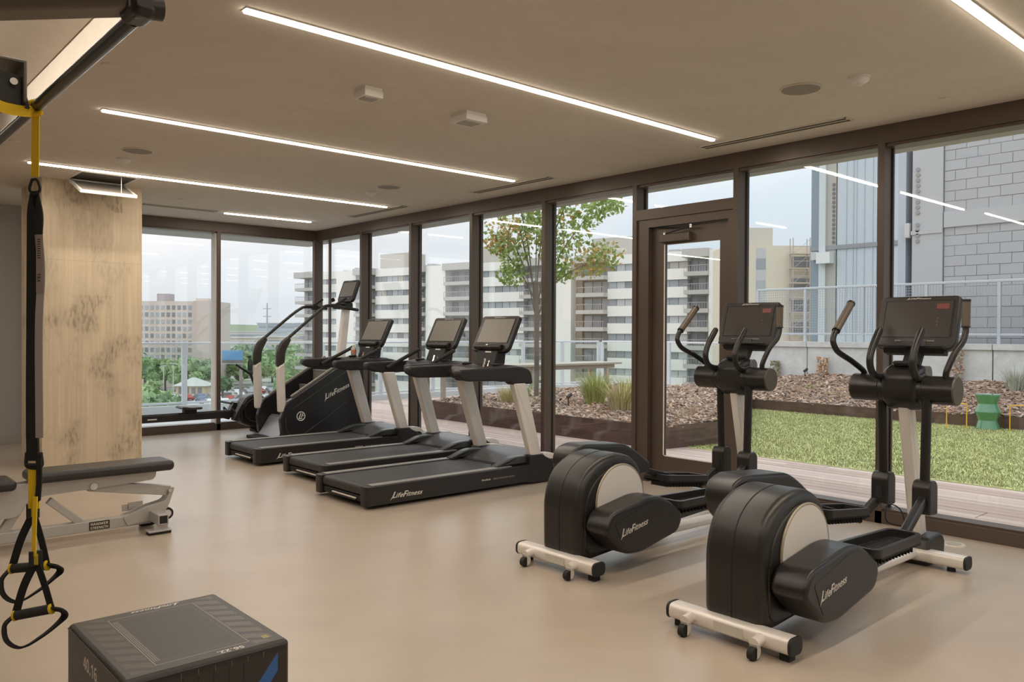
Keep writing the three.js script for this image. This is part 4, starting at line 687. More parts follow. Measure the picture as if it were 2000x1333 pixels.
{ // deck: every plank is a board of its own
  const r = rng(11), deck = structure('terrace_deck'), tones = [[0.64, 0.51, 0.45], [0.70, 0.57, 0.51], [0.58, 0.45, 0.40], [0.74, 0.61, 0.55]];
  const wood = tex(64, 512, (u, v) => { const k = 1 + 0.20 * fbm(u * 14, v * 2, 3, 3) + 0.05 * fbm(u * 60, v * 9, 1, 2); return [236 * k, 232 * k, 228 * k]; });
  const mats = tones.map((c) => new THREE.MeshStandardMaterial({ color: lin(...c), map: wood, roughness: 0.62 }));
  const W = 0.129, gs = {};
  const plank = (x, a, b) => { const L = +(b - a - 0.006).toFixed(2), g = gs[L] ??= rbox(W, 0.024, L, 0.004, 0, 0, 0, 1); const m = obj('plank', g, mats[Math.floor(r() * 4)], deck); m.position.set(x, -0.012 + (r() - 0.5) * 0.0025, -(a + b) / 2); };
  for (let i = 0; i < 15; i++) { let a = -1.2 - Math.floor(r() * 3) * 0.8; while (a < 15.2) { const b = Math.min(15.2, a + 3.2 + Math.floor(r() * 3) * 0.6); plank(6.64 + i * 0.140, a, b); a = b; } }
  for (let i = 15; i < 70; i++) plank(6.64 + i * 0.140, 11.75, 15.2);
  obj('joist', [slab(6.57, 8.66, -2.9, 15.2, -0.044, -0.026), slab(8.66, 16.4, 11.7, 15.2, -0.044, -0.026)], mat([0.05, 0.035, 0.03], 0.9), deck);
}
const EDGE = [[8.25, 11.6], [8.25, 6.45], [9.45, 6.22], [11.3, 7.15], [14.08, 8.84]], EDGE2 = [[14.12, 8.80], [14.08, 6.2], [14.25, 4.2], [14.5, 1.5], [14.6, -3.0]];
function inBed(x, d) {
  if (x > 14.1) { let k = 0; while (k < EDGE2.length - 2 && d < EDGE2[k + 1][1]) k++; const [a, b] = [EDGE2[k], EDGE2[k + 1]], t = THREE.MathUtils.clamp((d - a[1]) / (b[1] - a[1]), 0, 1); return d > 8.85 || x > a[0] + (b[0] - a[0]) * t; }
  for (let k = 1; k < 4; k++) { const [a, b] = [EDGE[k], EDGE[k + 1]]; if (x >= a[0] && x <= b[0]) return d > a[1] + (b[1] - a[1]) * (x - a[0]) / (b[0] - a[0]); }
  return false;
}
const mulchY = (x, d) => { const n = 0.05 * fbm(x * 0.9, d * 0.9, 2, 3) + 0.025 * fbm(x * 5, d * 5, 7, 2); const k = THREE.MathUtils.clamp((x - 14.1) / 2.4, 0, 1), hump = d < 8.5 ? 0.46 : 0.46 - 0.10 * (d - 8.5); return (x > 14.1 ? 0.17 + k * Math.max(0.12, hump) : 0.26 + 0.10 * Math.sin(Math.min(1, (x - 8.25) / 3) * Math.PI / 2)) + n; };
{ // lawn
  const t = tex(256, 256, (u, v) => { const n = tnoise(u, v, 9, 1) + 0.6 * tnoise(u, v, 40, 3), k = 1 + 0.22 * n; return [190 * k, 196 * k, 132 * k]; }); t.repeat.set(0.5, 0.5);
  struct('lawn_base', [slab(8.68, 14.65, D0 + 0.5, 8.9, -0.045, 0.004)], new THREE.MeshStandardMaterial({ map: t, roughness: 0.95 }));
  const blade = new THREE.BufferGeometry(); blade.setAttribute('position', new THREE.Float32BufferAttribute([-0.0035, 0, 0, 0.0035, 0, 0, 0.002, 0.020, 0.006], 3)); blade.setAttribute('normal', new THREE.Float32BufferAttribute([0, 1, 0.3, 0, 1, 0.3, 0, 1, 0.3], 3));
  const r = rng(5), N = 160000, im = new THREE.InstancedMesh(blade, new THREE.MeshStandardMaterial({ color: 0xffffff, roughness: 0.8, side: THREE.DoubleSide }), N), m = new THREE.Matrix4(), q = new THREE.Quaternion(), c = new THREE.Color(); let i = 0;
  while (i < N) {
    const x = 8.69 + r() * 5.9, d = -2.5 + r() * 11.3; if (inBed(x, d)) { if (r() < 0.5) continue; else continue; }
    q.setFromEuler(new THREE.Euler((r() - 0.5) * 0.9, r() * 6.28, (r() - 0.5) * 0.9)); const s = 0.7 + r() * 0.8; m.compose(P(x, 0.003, d), q, new THREE.Vector3(s, s, s)); im.setMatrixAt(i, m);
    const k = 0.85 + 0.35 * r() + 0.35 * fbm(x * 0.9, d * 0.9, 4, 3); c.setRGB(0.54 * k, 0.57 * k, 0.27 * k); im.setColorAt(i, c); i++;
  }
  im.name = 'lawn_grass'; im.userData = { kind: 'stuff', label: 'short green lawn grass beyond the timber deck', category: 'grass' }; im.castShadow = im.receiveShadow = true; scene.add(im);
}
{ // steel edging and bark beds
  const steel = (() => { const t = tex(256, 64, (u, v) => { const k = 1 + 0.35 * fbm(u * 9, v * 5, 2, 4) + 0.1 * fbm(u * 50, v * 20, 4, 2); return [92 * k, 70 * k, 62 * k]; }); return new THREE.MeshStandardMaterial({ map: t, roughness: 0.55, metalness: 0.2 }); })();
  const e1 = thing('planter_edging', 'rusty dark steel edging round the taller bark planter by the deck', 'garden edging', [0, 0, 0]);
  for (let i = 0; i < EDGE.length - 1; i++) { const [a, b] = [EDGE[i], EDGE[i + 1]]; obj('steel_plate', [bar(P(a[0], 0.135, a[1]), P(b[0], 0.135, b[1]), 0.014, 0.33, 0.003)], steel, e1); }
  const e2 = thing('lawn_edging', 'dark steel edging between the lawn and the far bark bed', 'garden edging', [0, 0, 0]);
  for (let i = 0; i < EDGE2.length - 1; i++) { const [a, b] = [EDGE2[i], EDGE2[i + 1]]; obj('steel_plate', [bar(P(a[0], 0.085, a[1]), P(b[0], 0.085, b[1]), 0.014, 0.23, 0.003)], steel, e2); }
  const pos = [], S = 0.11; // bark surface
  for (let x = 8.25; x < 16.5; x += S) for (let d = -3; d < 11.6; d += S) {
    const q = [[x, d], [x + S, d], [x + S, d + S], [x, d + S]]; if (!q.every(([a, b]) => inBed(Math.max(8.27, a), b))) continue;
    const v = q.map(([a, b]) => P(a, mulchY(a, b), b)); for (const k of [0, 1, 2, 0, 2, 3]) pos.push(v[k].x, v[k].y, v[k].z);
  }
  const g = new THREE.BufferGeometry(); g.setAttribute('position', new THREE.Float32BufferAttribute(pos, 3)); g.computeVertexNormals();
  struct('bark_bed', g, new THREE.MeshStandardMaterial({ color: lin(0.25, 0.18, 0.14), roughness: 0.95, side: THREE.DoubleSide }));
  const r = rng(21), N = 16000, chip = new THREE.BoxGeometry(0.085, 0.012, 0.026), im = new THREE.InstancedMesh(chip, new THREE.MeshStandardMaterial({ roughness: 0.9 }), N), m = new THREE.Matrix4(), q = new THREE.Quaternion(), c = new THREE.Color(); let i = 0;
  const cols = [[0.32, 0.23, 0.18], [0.44, 0.33, 0.26], [0.56, 0.45, 0.37], [0.20, 0.135, 0.105], [0.50, 0.34, 0.23]];
  while (i < N) { const x = 8.3 + r() * 8.15, d = -1.5 + r() * 13; if (!inBed(x, d)) continue; q.setFromEuler(new THREE.Euler((r() - 0.5) * 0.9, r() * 6.28, (r() - 0.5) * 0.9)); const s = 0.5 + r() * 1.1; m.compose(P(x, mulchY(x, d) + 0.012, d), q, new THREE.Vector3(s, s, s)); im.setMatrixAt(i, m); c.setRGB(...cols[Math.floor(r() * 5)]); im.setColorAt(i, c); i++; }
  im.name = 'bark_mulch'; im.userData = { kind: 'stuff', label: 'brown bark mulch chips covering the terrace beds', category: 'mulch' }; im.castShadow = im.receiveShadow = true; scene.add(im);
}
{ // concrete upstand with the mesh fence
  const w = structure('wall_terrace'), cuts = [-3, 1.7, 5.28, 8.92, 10.35];
  for (let i = 0; i < cuts.length - 1; i++) { obj('concrete_panel', slab(16.5, 16.85, cuts[i] + 0.012, cuts[i + 1] - 0.012, -0.04, 1.20), M.concrete, w); obj('coping', slab(16.46, 16.9, cuts[i] + 0.008, cuts[i + 1] - 0.008, 1.20, 1.31), M.concrete, w); }
  const f = thing('mesh_fence', 'galvanized wire mesh fence on top of the concrete terrace wall', 'fence', [16.62, 1.31, 0]);
  const galv = mat([0.52, 0.57, 0.62], 0.45, 0.3), posts = [-2.6, -0.65, 1.3, 3.25, 5.22, 6.50, 7.76, 9.04, 10.2];
  for (const d of posts) obj('post', [rbox(0.055, 1.16, 0.055, 0.006, 0, 0.58, -d)], galv, f);
  obj('top_rail', [rbox(0.055, 0.05, 12.85, 0.01, 0, 1.165, -3.8)], galv, f); obj('bottom_rail', [rbox(0.045, 0.04, 12.8, 0.01, 0, 0.17, -3.8)], galv, f);
  const wire = mat([0.42, 0.46, 0.50], 0.5, 0.3);
  for (let i = 0; i < posts.length - 1; i++) { const a = posts[i] + 0.03, b = posts[i + 1] - 0.03, g = []; for (let d = a + 0.03; d < b; d += 0.055) g.push(box(0.006, 0.96, 0.006, 0, 0.66, -d)); for (let y = 0.21; y < 1.14; y += 0.055) g.push(box(0.006, 0.006, b - a, 0, y, -(a + b) / 2)); const p = obj('mesh_panel', g, wire, f); p.userData.kind = 'stuff'; }
}
{ // grey painted block wall of the neighbouring wing: every block is its own
  const w = structure('wall_block'), r = rng(3), X = 17.3;
  const bm = [0.415, 0.42, 0.43, 0.42].map((k) => mat([k, k * 1.02, k * 1.10], 0.75)), fl = mat([0.46, 0.47, 0.50], 0.75), fld = mat([0.30, 0.305, 0.32], 0.8);
  obj('backing', slab(X - 0.012, X + 0.3, -4.0, 6.44, -0.3, 9.2), mat([0.37, 0.38, 0.41], 0.8), w);
  const full = rbox(0.05, 0.194, 0.394, 0.005, 0, 0, 0, 1), half = rbox(0.05, 0.194, 0.192, 0.005, 0, 0, 0, 1);
  const course = (y, odd, d1) => { let d = 6.43, first = true; while (d > d1) { const g = first && odd ? half : full, L = first && odd ? 0.192 : 0.394; const m = obj('block', g, bm[Math.floor(r() * 4)], w); m.position.set(X + (r() - 0.5) * 0.008, y, -(d - L / 2)); d -= L + 0.010; first = false; } };
  for (let i = 0; i < 14; i++) course(0.90 + i * 0.204, i % 2, 3.5);
  for (let i = 0; i < 14; i++) course(4.03 + i * 0.204, i % 2, 3.5);
  obj('ledge_band', slab(X - 0.06, X + 0.02, -3.0, 6.43, 3.62, 3.93), fl, w);
  obj('pilaster', slab(X - 0.06, X + 1.1, 6.45, 7.04, -0.3, 9.2), fl, w);
  obj('corner_band', slab(X - 0.08, X + 0.02, 6.45, 7.06, 3.52, 3.60), fl, w);
  obj('slot_back', slab(X + 0.8, X + 1.1, 7.04, 7.20, -0.3, 9.2), fl, w);
  obj('slot_cap', slab(X - 0.06, X + 1.1, 7.04, 7.20, 9.2, 9.4), fl, w);
  obj('side_strip', slab(X + 0.02, X + 1.1, 7.20, 7.36, -0.3, 9.2), mat([0.46, 0.50, 0.58], 0.6), w);
  obj('outlet_box', rbox(0.10, 0.30, 0.10, 0.01, X - 0.05, 3.62, -7.13), mat([0.55, 0.55, 0.55], 0.6), w);
  for (let i = 0; i < 13; i++) { const y = 4.85 - i * 0.11 - (i > 8 ? 0.14 : 0); obj('vent_cap', new THREE.CylinderGeometry(0.042, 0.042, 0.02, 12).rotateZ(Math.PI / 2).translate(X - 0.07, y, -6.93), fld, w); }
}
function railing(name, label, a, b, n) {
  const t = thing(name, label, 'railing', [0, 0, 0]); const white = mat([0.66, 0.70, 0.74], 0.4, 0.2);
  const A = V3(a), B = V3(b), lerp = (k) => A.clone().lerp(B, k), d = B.clone().sub(A), along = Math.abs(d.x) > Math.abs(d.z);
  const up = (p, y) => [p.x, y, p.z];
  obj('curb', [bar(up(A, 0.05), up(B, 0.05), 0.12, 0.14, 0.01)], mat([0.62, 0.64, 0.65], 0.6), t);
  obj('top_rail', [bar(up(A, 1.25), up(B, 1.25), 0.06, 0.045, 0.01)], white, t);
  obj('lower_rail', [bar(up(A, 0.16), up(B, 0.16), 0.04, 0.04, 0.008)], white, t);
  for (let i = 0; i <= n; i++) { const p = lerp(i / n); obj('post', [rbox(along ? 0.09 : 0.06, 1.14, along ? 0.06 : 0.09, 0.008, p.x, 0.66, p.z)], white, t); }
  for (let i = 0; i < n; i++) { const p = lerp((i + 0.04) / n), q = lerp((i + 0.96) / n); obj('glass_panel', [bar(up(p, 0.70), up(q, 0.70), 0.012, 1.02, 0.001)], M.railGlass, t); }
}
railing('glass_railing', 'white framed glass railing along the terrace edge behind the planter', P(-3.0, 0, 15.1), P(16.6, 0, 15.1), 14);
railing('glass_railing', 'shorter white framed glass railing meeting the concrete terrace wall', P(16.6, 0, 10.45), P(16.6, 0, 14.96), 4);
{ // long timber table behind the planter
  const t = thing('terrace_table', 'long weathered grey timber table behind the planter', 'table', [12.0, 0, -13.1]), wd = mat([0.42, 0.38, 0.31], 0.7);
  for (let i = 0; i < 4; i++) obj('board', rbox(5.6, 0.045, 0.19, 0.006, 0, 0.77, -0.30 + i * 0.2), wd, t);
  obj('apron', [rbox(5.3, 0.09, 0.03, 0.004, 0, 0.70, 0.28), rbox(5.3, 0.09, 0.03, 0.004, 0, 0.70, -0.28)], wd, t);
  for (const x of [-2.4, 0, 2.4]) for (const z of [-0.27, 0.27]) obj('leg', rbox(0.08, 0.75, 0.08, 0.006, x, 0.375, z), wd, t);
}
{ // glazed green garden stool
  const t = thing('ceramic_stool', 'glossy green hourglass ceramic garden stool on the lawn', 'stool', [14.02, 0.0, -4.55]);
  const prof = [[0, 0], [0.175, 0], [0.178, 0.012], [0.135, 0.14], [0.185, 0.265], [0.187, 0.275], [0.135, 0.40], [0.182, 0.53], [0.180, 0.545], [0, 0.545]].map((p) => new THREE.Vector2(...p));
  obj('body', toCreasedNormals(new THREE.LatheGeometry(prof, 48), 0.4), mat([0.035, 0.20, 0.085], 0.14, 0, { clearcoat: 1, clearcoatRoughness: 0.06 }), t);
  obj('seat_top', new THREE.CylinderGeometry(0.168, 0.168, 0.006, 40).translate(0, 0.547, 0), mat([0.10, 0.34, 0.20], 0.2, 0, { clearcoat: 1 }), t);
}
for (const [x, d, l] of [[13.62, 4.86, 'yellow wire croquet hoop on the lawn left of green stool'], [14.02, 4.10, 'yellow wire croquet hoop on the lawn right of green stool']]) { // croquet hoops
  const t = thing('croquet_hoop', l, 'croquet hoop', [x, 0, -d]); const ym = mat([0.75, 0.42, 0.03], 0.4);
  obj('wire', [rod([-0.10, -0.01, -0.11], [-0.10, 0.40, -0.11], 0.009, 8), rod([0.10, -0.01, 0.11], [0.10, 0.40, 0.11], 0.009, 8)].slice(0, 1), ym, t); obj('wire', [rod([0.10, -0.01, 0.11], [0.10, 0.40, 0.11], 0.009, 8)], ym, t); obj('top_wire', [rod([-0.10, 0.40, -0.11], [0.10, 0.40, 0.11], 0.009, 8)], ym, t);
}
// ---------------------------------------------------------------- planting
const bladeG = (() => { const g = new THREE.BufferGeometry(), p = []; const n = 4; const at = (k) => [k * k * 0.35, k * (1 - 0.18 * k), 0.006 * (1 - k)]; for (let i = 0; i < n; i++) { const a = at(i / n), b = at((i + 1) / n); p.push(a[0], a[1], -a[2], a[0], a[1], a[2], b[0], b[1], b[2], a[0], a[1], -a[2], b[0], b[1], b[2], b[0], b[1], -b[2]); } g.setAttribute('position', new THREE.Float32BufferAttribute(p, 3)); g.computeVertexNormals(); return g; })();
function tuft(name, label, cat, x, d, h, rad, n, cols, seed, group, wide = 1) {
  const r = rng(seed), y = mulchY(x, d), t = thing(name, label, cat, [x, y - 0.01, -d], 0, group);
  const im = new THREE.InstancedMesh(bladeG, new THREE.MeshStandardMaterial({ roughness: 0.8, side: THREE.DoubleSide }), n), m = new THREE.Matrix4(), q = new THREE.Quaternion(), c = new THREE.Color();
  for (let i = 0; i < n; i++) { const a = r() * 6.28, s = h * (0.55 + 0.55 * r()), l = (0.15 + r() * 1.5) * wide; q.setFromEuler(new THREE.Euler(0, a, -r() * 0.35, 'YXZ')); m.compose(new THREE.Vector3(Math.cos(a) * rad * r() * 0.5, 0, -Math.sin(a) * rad * r() * 0.5), q, new THREE.Vector3(l * s, s, s * 1.6)); im.setMatrixAt(i, m); const k = cols[Math.floor(r() * cols.length)]; c.setRGB(...k); im.setColorAt(i, c); }
  im.name = 'blades'; im.userData.kind = 'stuff'; im.castShadow = im.receiveShadow = true; t.add(im); return t;
}
const straw = [[0.62, 0.50, 0.24], [0.50, 0.44, 0.17], [0.34, 0.38, 0.10], [0.68, 0.58, 0.34]], lush = [[0.30, 0.42, 0.08], [0.42, 0.48, 0.14], [0.55, 0.50, 0.20], [0.24, 0.34, 0.07]], dry = [[0.48, 0.36, 0.24], [0.40, 0.27, 0.17], [0.56, 0.44, 0.32]], green = [[0.12, 0.30, 0.04], [0.20, 0.42, 0.05], [0.30, 0.50, 0.08]];
tuft('ornamental_grass', 'straw coloured ornamental grass tuft left of the tree trunk', 'grass', 9.0, 10.2, 0.48, 0.3, 420, straw, 31, 'ornamental grasses');
tuft('ornamental_grass', 'tall green and gold ornamental grass clump right of the tree trunk', 'grass', 9.65, 8.85, 0.72, 0.35, 620, lush, 32, 'ornamental grasses');
tuft('ornamental_grass', 'gold ornamental grass clump nearest the glazed door', 'grass', 9.3, 8.0, 0.62, 0.35, 520, straw, 33, 'ornamental grasses');
tuft('ornamental_grass', 'pale ornamental grass tuft beside the gold clump', 'grass', 9.9, 8.3, 0.66, 0.3, 420, lush, 34, 'ornamental grasses');
tuft('leafy_perennial', 'bright green leafy plant at the foot of the tree', 'plant', 9.5, 10.35, 0.50, 0.16, 130, green, 35, undefined, 0.6);
tuft('leafy_perennial', 'bright green leafy plant right of the tree trunk', 'plant', 9.65, 9.95, 0.42, 0.16, 110, green, 36, undefined, 0.6);
tuft('trailing_plant', 'grey green trailing plant hanging over the planter edge', 'plant', 8.42, 10.3, 0.22, 0.2, 160, [[0.42, 0.50, 0.42], [0.34, 0.44, 0.32]], 37);
for (const [x, d, l, s] of [[9.15, 6.75, 'dry brown grass clump at the planter corner', 41], [9.6, 6.9, 'smaller dry brown clump behind the planter corner', 42], [14.7, 7.25, 'dry reddish clump in the far bark bed beside lawn edging', 43], [15.6, 7.1, 'dry brown tuft in middle of far bark bed', 44], [15.0, 8.3, 'dry straw tuft low in far bark bed', 45]]) tuft('dry_grass', l, 'grass', x, d, 0.22, 0.3, 130, dry, s, 'dried grasses', 1.2);
tuft('groundcover_plant', 'yellow green low plant in the far bark bed', 'plant', 15.3, 8.15, 0.16, 0.25, 140, [[0.45, 0.52, 0.08], [0.34, 0.46, 0.08]], 46, undefined, 1.4);
tuft('groundcover_plant', 'small lime seedling in the far bark bed', 'plant', 15.0, 7.6, 0.12, 0.12, 60, [[0.45, 0.55, 0.10]], 47, undefined, 1.2);
tuft('silver_shrub', 'silvery twiggy shrub against the concrete terrace wall', 'shrub', 16.0, 4.75, 0.62, 0.35, 320, [[0.55, 0.57, 0.50], [0.46, 0.50, 0.42]], 48, undefined, 1.0);
function wallClimber(label, d, y0, h, cols, seed) { // creeper on the concrete wall
  const r = rng(seed), t = thing('wall_creeper', label, 'climbing plant', [16.42, y0, -d]);
  const stems = []; for (let i = 0; i < 4; i++) stems.push(tube([[0.02, 0, (r() - 0.5) * 0.06], [0.04, h * 0.4, (r() - 0.5) * 0.14], [0.03, h * 0.75, (r() - 0.5) * 0.2], [0.05, h, (r() - 0.5) * 0.22]], 0.006, 5, 16)); obj('stem', merge(stems), mat([0.22, 0.17, 0.12], 0.9), t).userData.kind = 'stuff';
  const n = 150, im = new THREE.InstancedMesh(new THREE.PlaneGeometry(0.045, 0.035), new THREE.MeshStandardMaterial({ roughness: 0.85, side: THREE.DoubleSide }), n), m = new THREE.Matrix4(), q = new THREE.Quaternion(), c = new THREE.Color();
  for (let i = 0; i < n; i++) { q.setFromEuler(new THREE.Euler(r() * 3, r() * 6, r() * 3)); const y = r() * h; m.compose(new THREE.Vector3(-r() * 0.06, y, (r() - 0.5) * 0.24), q, new THREE.Vector3(1, 1, 1)); im.setMatrixAt(i, m); c.setRGB(...cols[Math.floor(r() * cols.length)]); im.setColorAt(i, c); }
  im.name = 'leaves'; im.userData.kind = 'stuff'; t.add(im);
}
wallClimber('dead brown creeper low on the concrete wall beside its end', 9.62, 0.36, 0.52, [[0.30, 0.24, 0.17], [0.36, 0.31, 0.23], [0.22, 0.25, 0.13]], 61);
wallClimber('orange brown creeper on the concrete wall near a joint', 8.52, 0.50, 0.48, [[0.52, 0.32, 0.17], [0.45, 0.27, 0.15], [0.60, 0.45, 0.33]], 62);
wallClimber('tall reddish creeper reaching the coping of concrete wall', 5.86, 0.58, 0.74, [[0.40, 0.25, 0.19], [0.36, 0.30, 0.18], [0.46, 0.33, 0.27]], 63);
{ // spike lights
  for (const [x, d, l] of [[9.2, 9.0, 'small black spike light in the planter'], [16.1, 8.75, 'small black spike light by the concrete wall']]) { const y = mulchY(x, d), t = thing('spike_light', l, 'garden light', [x, y, -d]); obj('spike', rod([0, -0.05, 0], [0, 0.14, 0], 0.01, 8), M.black, t); obj('lamp_head', rod([-0.03, 0.15, 0], [0.05, 0.20, 0.02], 0.028, 14), M.black, t); }
}
{ // young tree in the planter
  const t = thing('young_tree', 'slender young tree with green and orange leaves in the planter', 'tree', [9.82, 0.25, -10.4]), r = rng(77), bark = mat([0.17, 0.145, 0.125], 0.9);
  obj('trunk', [tube([[0, -0.05, 0], [0.01, 0.5, 0], [-0.005, 1.1, 0.01], [0.0, 1.7, 0.0], [-0.03, 2.1, 0.0]], 0.045, 10, 40)], bark, t);
  const cl = [[-0.45, 3.2, -0.43, 0.30], [-0.30, 2.65, -0.3, 0.27], [-0.2, 2.95, -0.2, 0.28], [-0.32, 2.25, -0.3, 0.20], [0.38, 3.45, 0.3, 0.26], [0.98, 3.5, 0.83, 0.20], [0.75, 3.38, 0.6, 0.24], [0.92, 2.58, 0.77, 0.26], [0.68, 2.48, 0.6, 0.28], [0.5, 2.95, 0.4, 0.30], [0.1, 3.4, 0.1, 0.32], [0.2, 2.75, 0.2, 0.26], [-0.05, 3.1, 0.05, 0.28], [0.3, 2.3, 0.3, 0.18], [-0.5, 2.8, -0.45, 0.2], [0.15, 3.75, 0.1, 0.22], [-0.25, 3.55, -0.2, 0.26]];
  cl.forEach(([x, y, z], i) => { if (i % 2) return; const m = [x * 0.35 - 0.02, 1.75 + (y - 1.75) * 0.45, z * 0.35]; obj('branch', [tube([[-0.01, 1.45 + (i % 4) * 0.15, 0], m, [x, y, z], [x * 1.08, y + 0.14, z * 1.08]], 0.009 + (i % 3) * 0.003, 6, 24)], bark, t); });
  const leaf = new THREE.BufferGeometry(); leaf.setAttribute('position', new THREE.Float32BufferAttribute([0, 0, 0, 0.024, 0.03, 0.006, 0, 0.078, 0, 0, 0, 0, 0, 0.078, 0, -0.024, 0.03, 0.006], 3)); leaf.computeVertexNormals();
  const per = 190, im = new THREE.InstancedMesh(leaf, new THREE.MeshPhysicalMaterial({ roughness: 0.6, transmission: 0.35, thickness: 0, side: THREE.DoubleSide }), cl.length * per), m = new THREE.Matrix4(), q = new THREE.Quaternion(), c = new THREE.Color(); let n = 0;
  for (const [x, y, z, R] of cl) for (let i = 0; i < per; i++) {
    const v = new THREE.Vector3(r() - 0.5, r() - 0.5, r() - 0.5).normalize().multiplyScalar(R * Math.cbrt(r()) * 1.25); q.setFromEuler(new THREE.Euler(r() * 3.1 + 1, r() * 6.28, r() * 3)); const s = 0.8 + r() * 0.7;
    m.compose(new THREE.Vector3(x + v.x, y + v.y * 0.9, z + v.z), q, new THREE.Vector3(s, s, s)); im.setMatrixAt(n, m); const o = r();
    const orange = fbm(x * 2.1 + 4, y * 2.1, z * 2 + i * 0.002, 2) > 0.08; if (orange && o < 0.5) c.setRGB(0.56, 0.36, 0.09); else if (o < 0.7) c.setRGB(0.28, 0.40, 0.10); else c.setRGB(0.42, 0.52, 0.17); im.setColorAt(n++, c);
  }
  im.name = 'foliage'; im.userData.kind = 'stuff'; im.castShadow = true; t.add(im);
}

// ================================================================ THE CITY BEYOND
const GY = -14.5, CAMYAW = -0.7267;
M.ground = (() => { const t = tex(256, 256, (u, v) => { const k = 1 + 0.25 * tnoise(u, v, 6, 3), g = tnoise(u, v, 10, 8) > 0.05 ? 1 : 0; return g ? [120 * k, 132 * k, 100 * k] : [168 * k, 166 * k, 160 * k]; }); t.repeat.set(1 / 90, 1 / 90); return new THREE.MeshStandardMaterial({ map: t, roughness: 0.95 }); })();
struct('ground', slab(-900, 1400, -600, 1600, GY - 1, GY), M.ground);
struct('parking_lot', slab(45, 125, 172, 222, GY, GY + 0.05), mat([0.42, 0.42, 0.42], 0.9));
const hazedGlassTones = [mat([0.30, 0.325, 0.355], 0.3), mat([0.38, 0.405, 0.43], 0.35), mat([0.46, 0.47, 0.48], 0.45), mat([0.24, 0.245, 0.26], 0.3), mat([0.40, 0.37, 0.33], 0.5)];  // window tones lightened to carry the haze of distance
{ // long white apartment building
  const t = thing('apartment_building', 'long cream apartment building with window bands and stacked balconies', 'building', [111, 0, -80.6], Math.atan2(-0.976, 0.216)), r = rng(8);
  const cream = mat([0.80, 0.785, 0.75], 0.85), grey = mat([0.50, 0.49, 0.47], 0.85), brown = mat([0.34, 0.26, 0.22], 0.85), tan = mat([0.52, 0.47, 0.39], 0.85), slabM = mat([0.47, 0.45, 0.43], 0.85);
  const bx = (n, x0, x1, y0, y1, z0, z1, m, p = t) => obj(n, span(x0, x1, y0, y1, z0, z1), m, p);
  const F = 8, sill = (k) => 12.35 - 3.03 * k, TOP = 15.2, BOT = GY;
  bx('core_wall', -98, 6, BOT, 14.9, -14, -1.9, tan);
  const win = (x0, x1) => {
    bx('parapet', x0, x1, sill(0) + 1.2, TOP, -1.95, 0, cream);
    for (let k = 0; k < F; k++) {
      bx('spandrel', x0, x1, k < F - 1 ? sill(k + 1) + 1.2 : BOT, sill(k), -1.95, 0, cream);
      bx('band_recess', x0, x1, sill(k), sill(k) + 1.2, -1.95, -0.45, mat([0.44, 0.45, 0.47], 0.7));
      const n = Math.max(2, Math.round((x1 - x0) / 1.7)), w = (x1 - x0) / n;
      for (let i = 0; i < n; i++) bx('window', x0 + i * w + 0.07, x0 + (i + 1) * w - 0.07, sill(k) + 0.04, sill(k) + 1.16, -0.45, -0.30, hazedGlassTones[Math.floor(r() * 4.4)]);
    }
  };
  const plain = (x0, x1, m = cream, z = 0.9) => bx('wall_fin', x0, x1, BOT, TOP - 0.1, -1.95, z, m);
  const balc = (x0, x1, back = grey) => {
    for (let k = 0; k < F; k++) {
      const y = sill(k) - 0.85; bx('balcony_slab', x0, x1, y - 0.55, y + 0.15, -1.9, 1.5, slabM);
      const n = Math.max(2, Math.round((x1 - x0) / 1.6)), w = (x1 - x0) / n; bx('recess_wall', x0, x1, y + 0.15, y + 2.48, -1.95, -1.4, back);
      for (let i = 0; i < n; i++) bx('balcony_door', x0 + i * w + 0.10, x0 + (i + 1) * w - 0.10, y + 0.2, y + 2.25, -1.4, -1.28, hazedGlassTones[Math.floor(r() * 3.99)]);
      const g = []; for (let i = 0; i <= (x1 - x0) / 0.45; i++) g.push(span(x0 + i * 0.45, x0 + i * 0.45 + 0.05, y + 0.15, y + 1.15, 1.38, 1.43)); g.push(span(x0, x1, y + 1.1, y + 1.2, 1.36, 1.45)); obj('balcony_rail', g, mat([0.36, 0.34, 0.33], 0.6), t).userData.kind = 'stuff';
    }
    bx('roof_fascia', x0 - 0.3, x1, sill(0) + 1.62, TOP + 0.15, -1.95, 1.6, slabM);
  };
  balc(-98, -90.5); win(-90.5, -84.5); plain(-84.5, -78.2); balc(-78.2, -73, brown); win(-73, -60.2); balc(-60.2, -57.6); plain(-57.6, -52.3); balc(-52.3, -44); win(-44, -33.6); balc(-33.6, -28); plain(-28, -22.6); plain(-22.6, -21.2, mat([0.30, 0.25, 0.20], 0.85), -0.8); balc(-21.2, -15.6, brown); win(-15.6, -0.6); balc(-0.6, 3.6); plain(3.6, 6.2, cream, 1.2);
  for (const [a, b] of [[-75, -66.6], [-48, -38.9], [-20.8, -12.5]]) { bx('roof_house', a, b, 14.9, 18.75, -9, -3.4, mat([0.50, 0.48, 0.43], 0.85)); }
  for (let i = 0; i < 26; i++) { const x = -92 + i * 3.7 + r() * 1.5; if (r() < 0.6) bx('roof_unit', x, x + 0.8 + r() * 1.4, 14.9, 15.6 + r() * 0.7, -5 - r() * 2, -3.5, mat([0.40, 0.42, 0.44], 0.6)); }
}
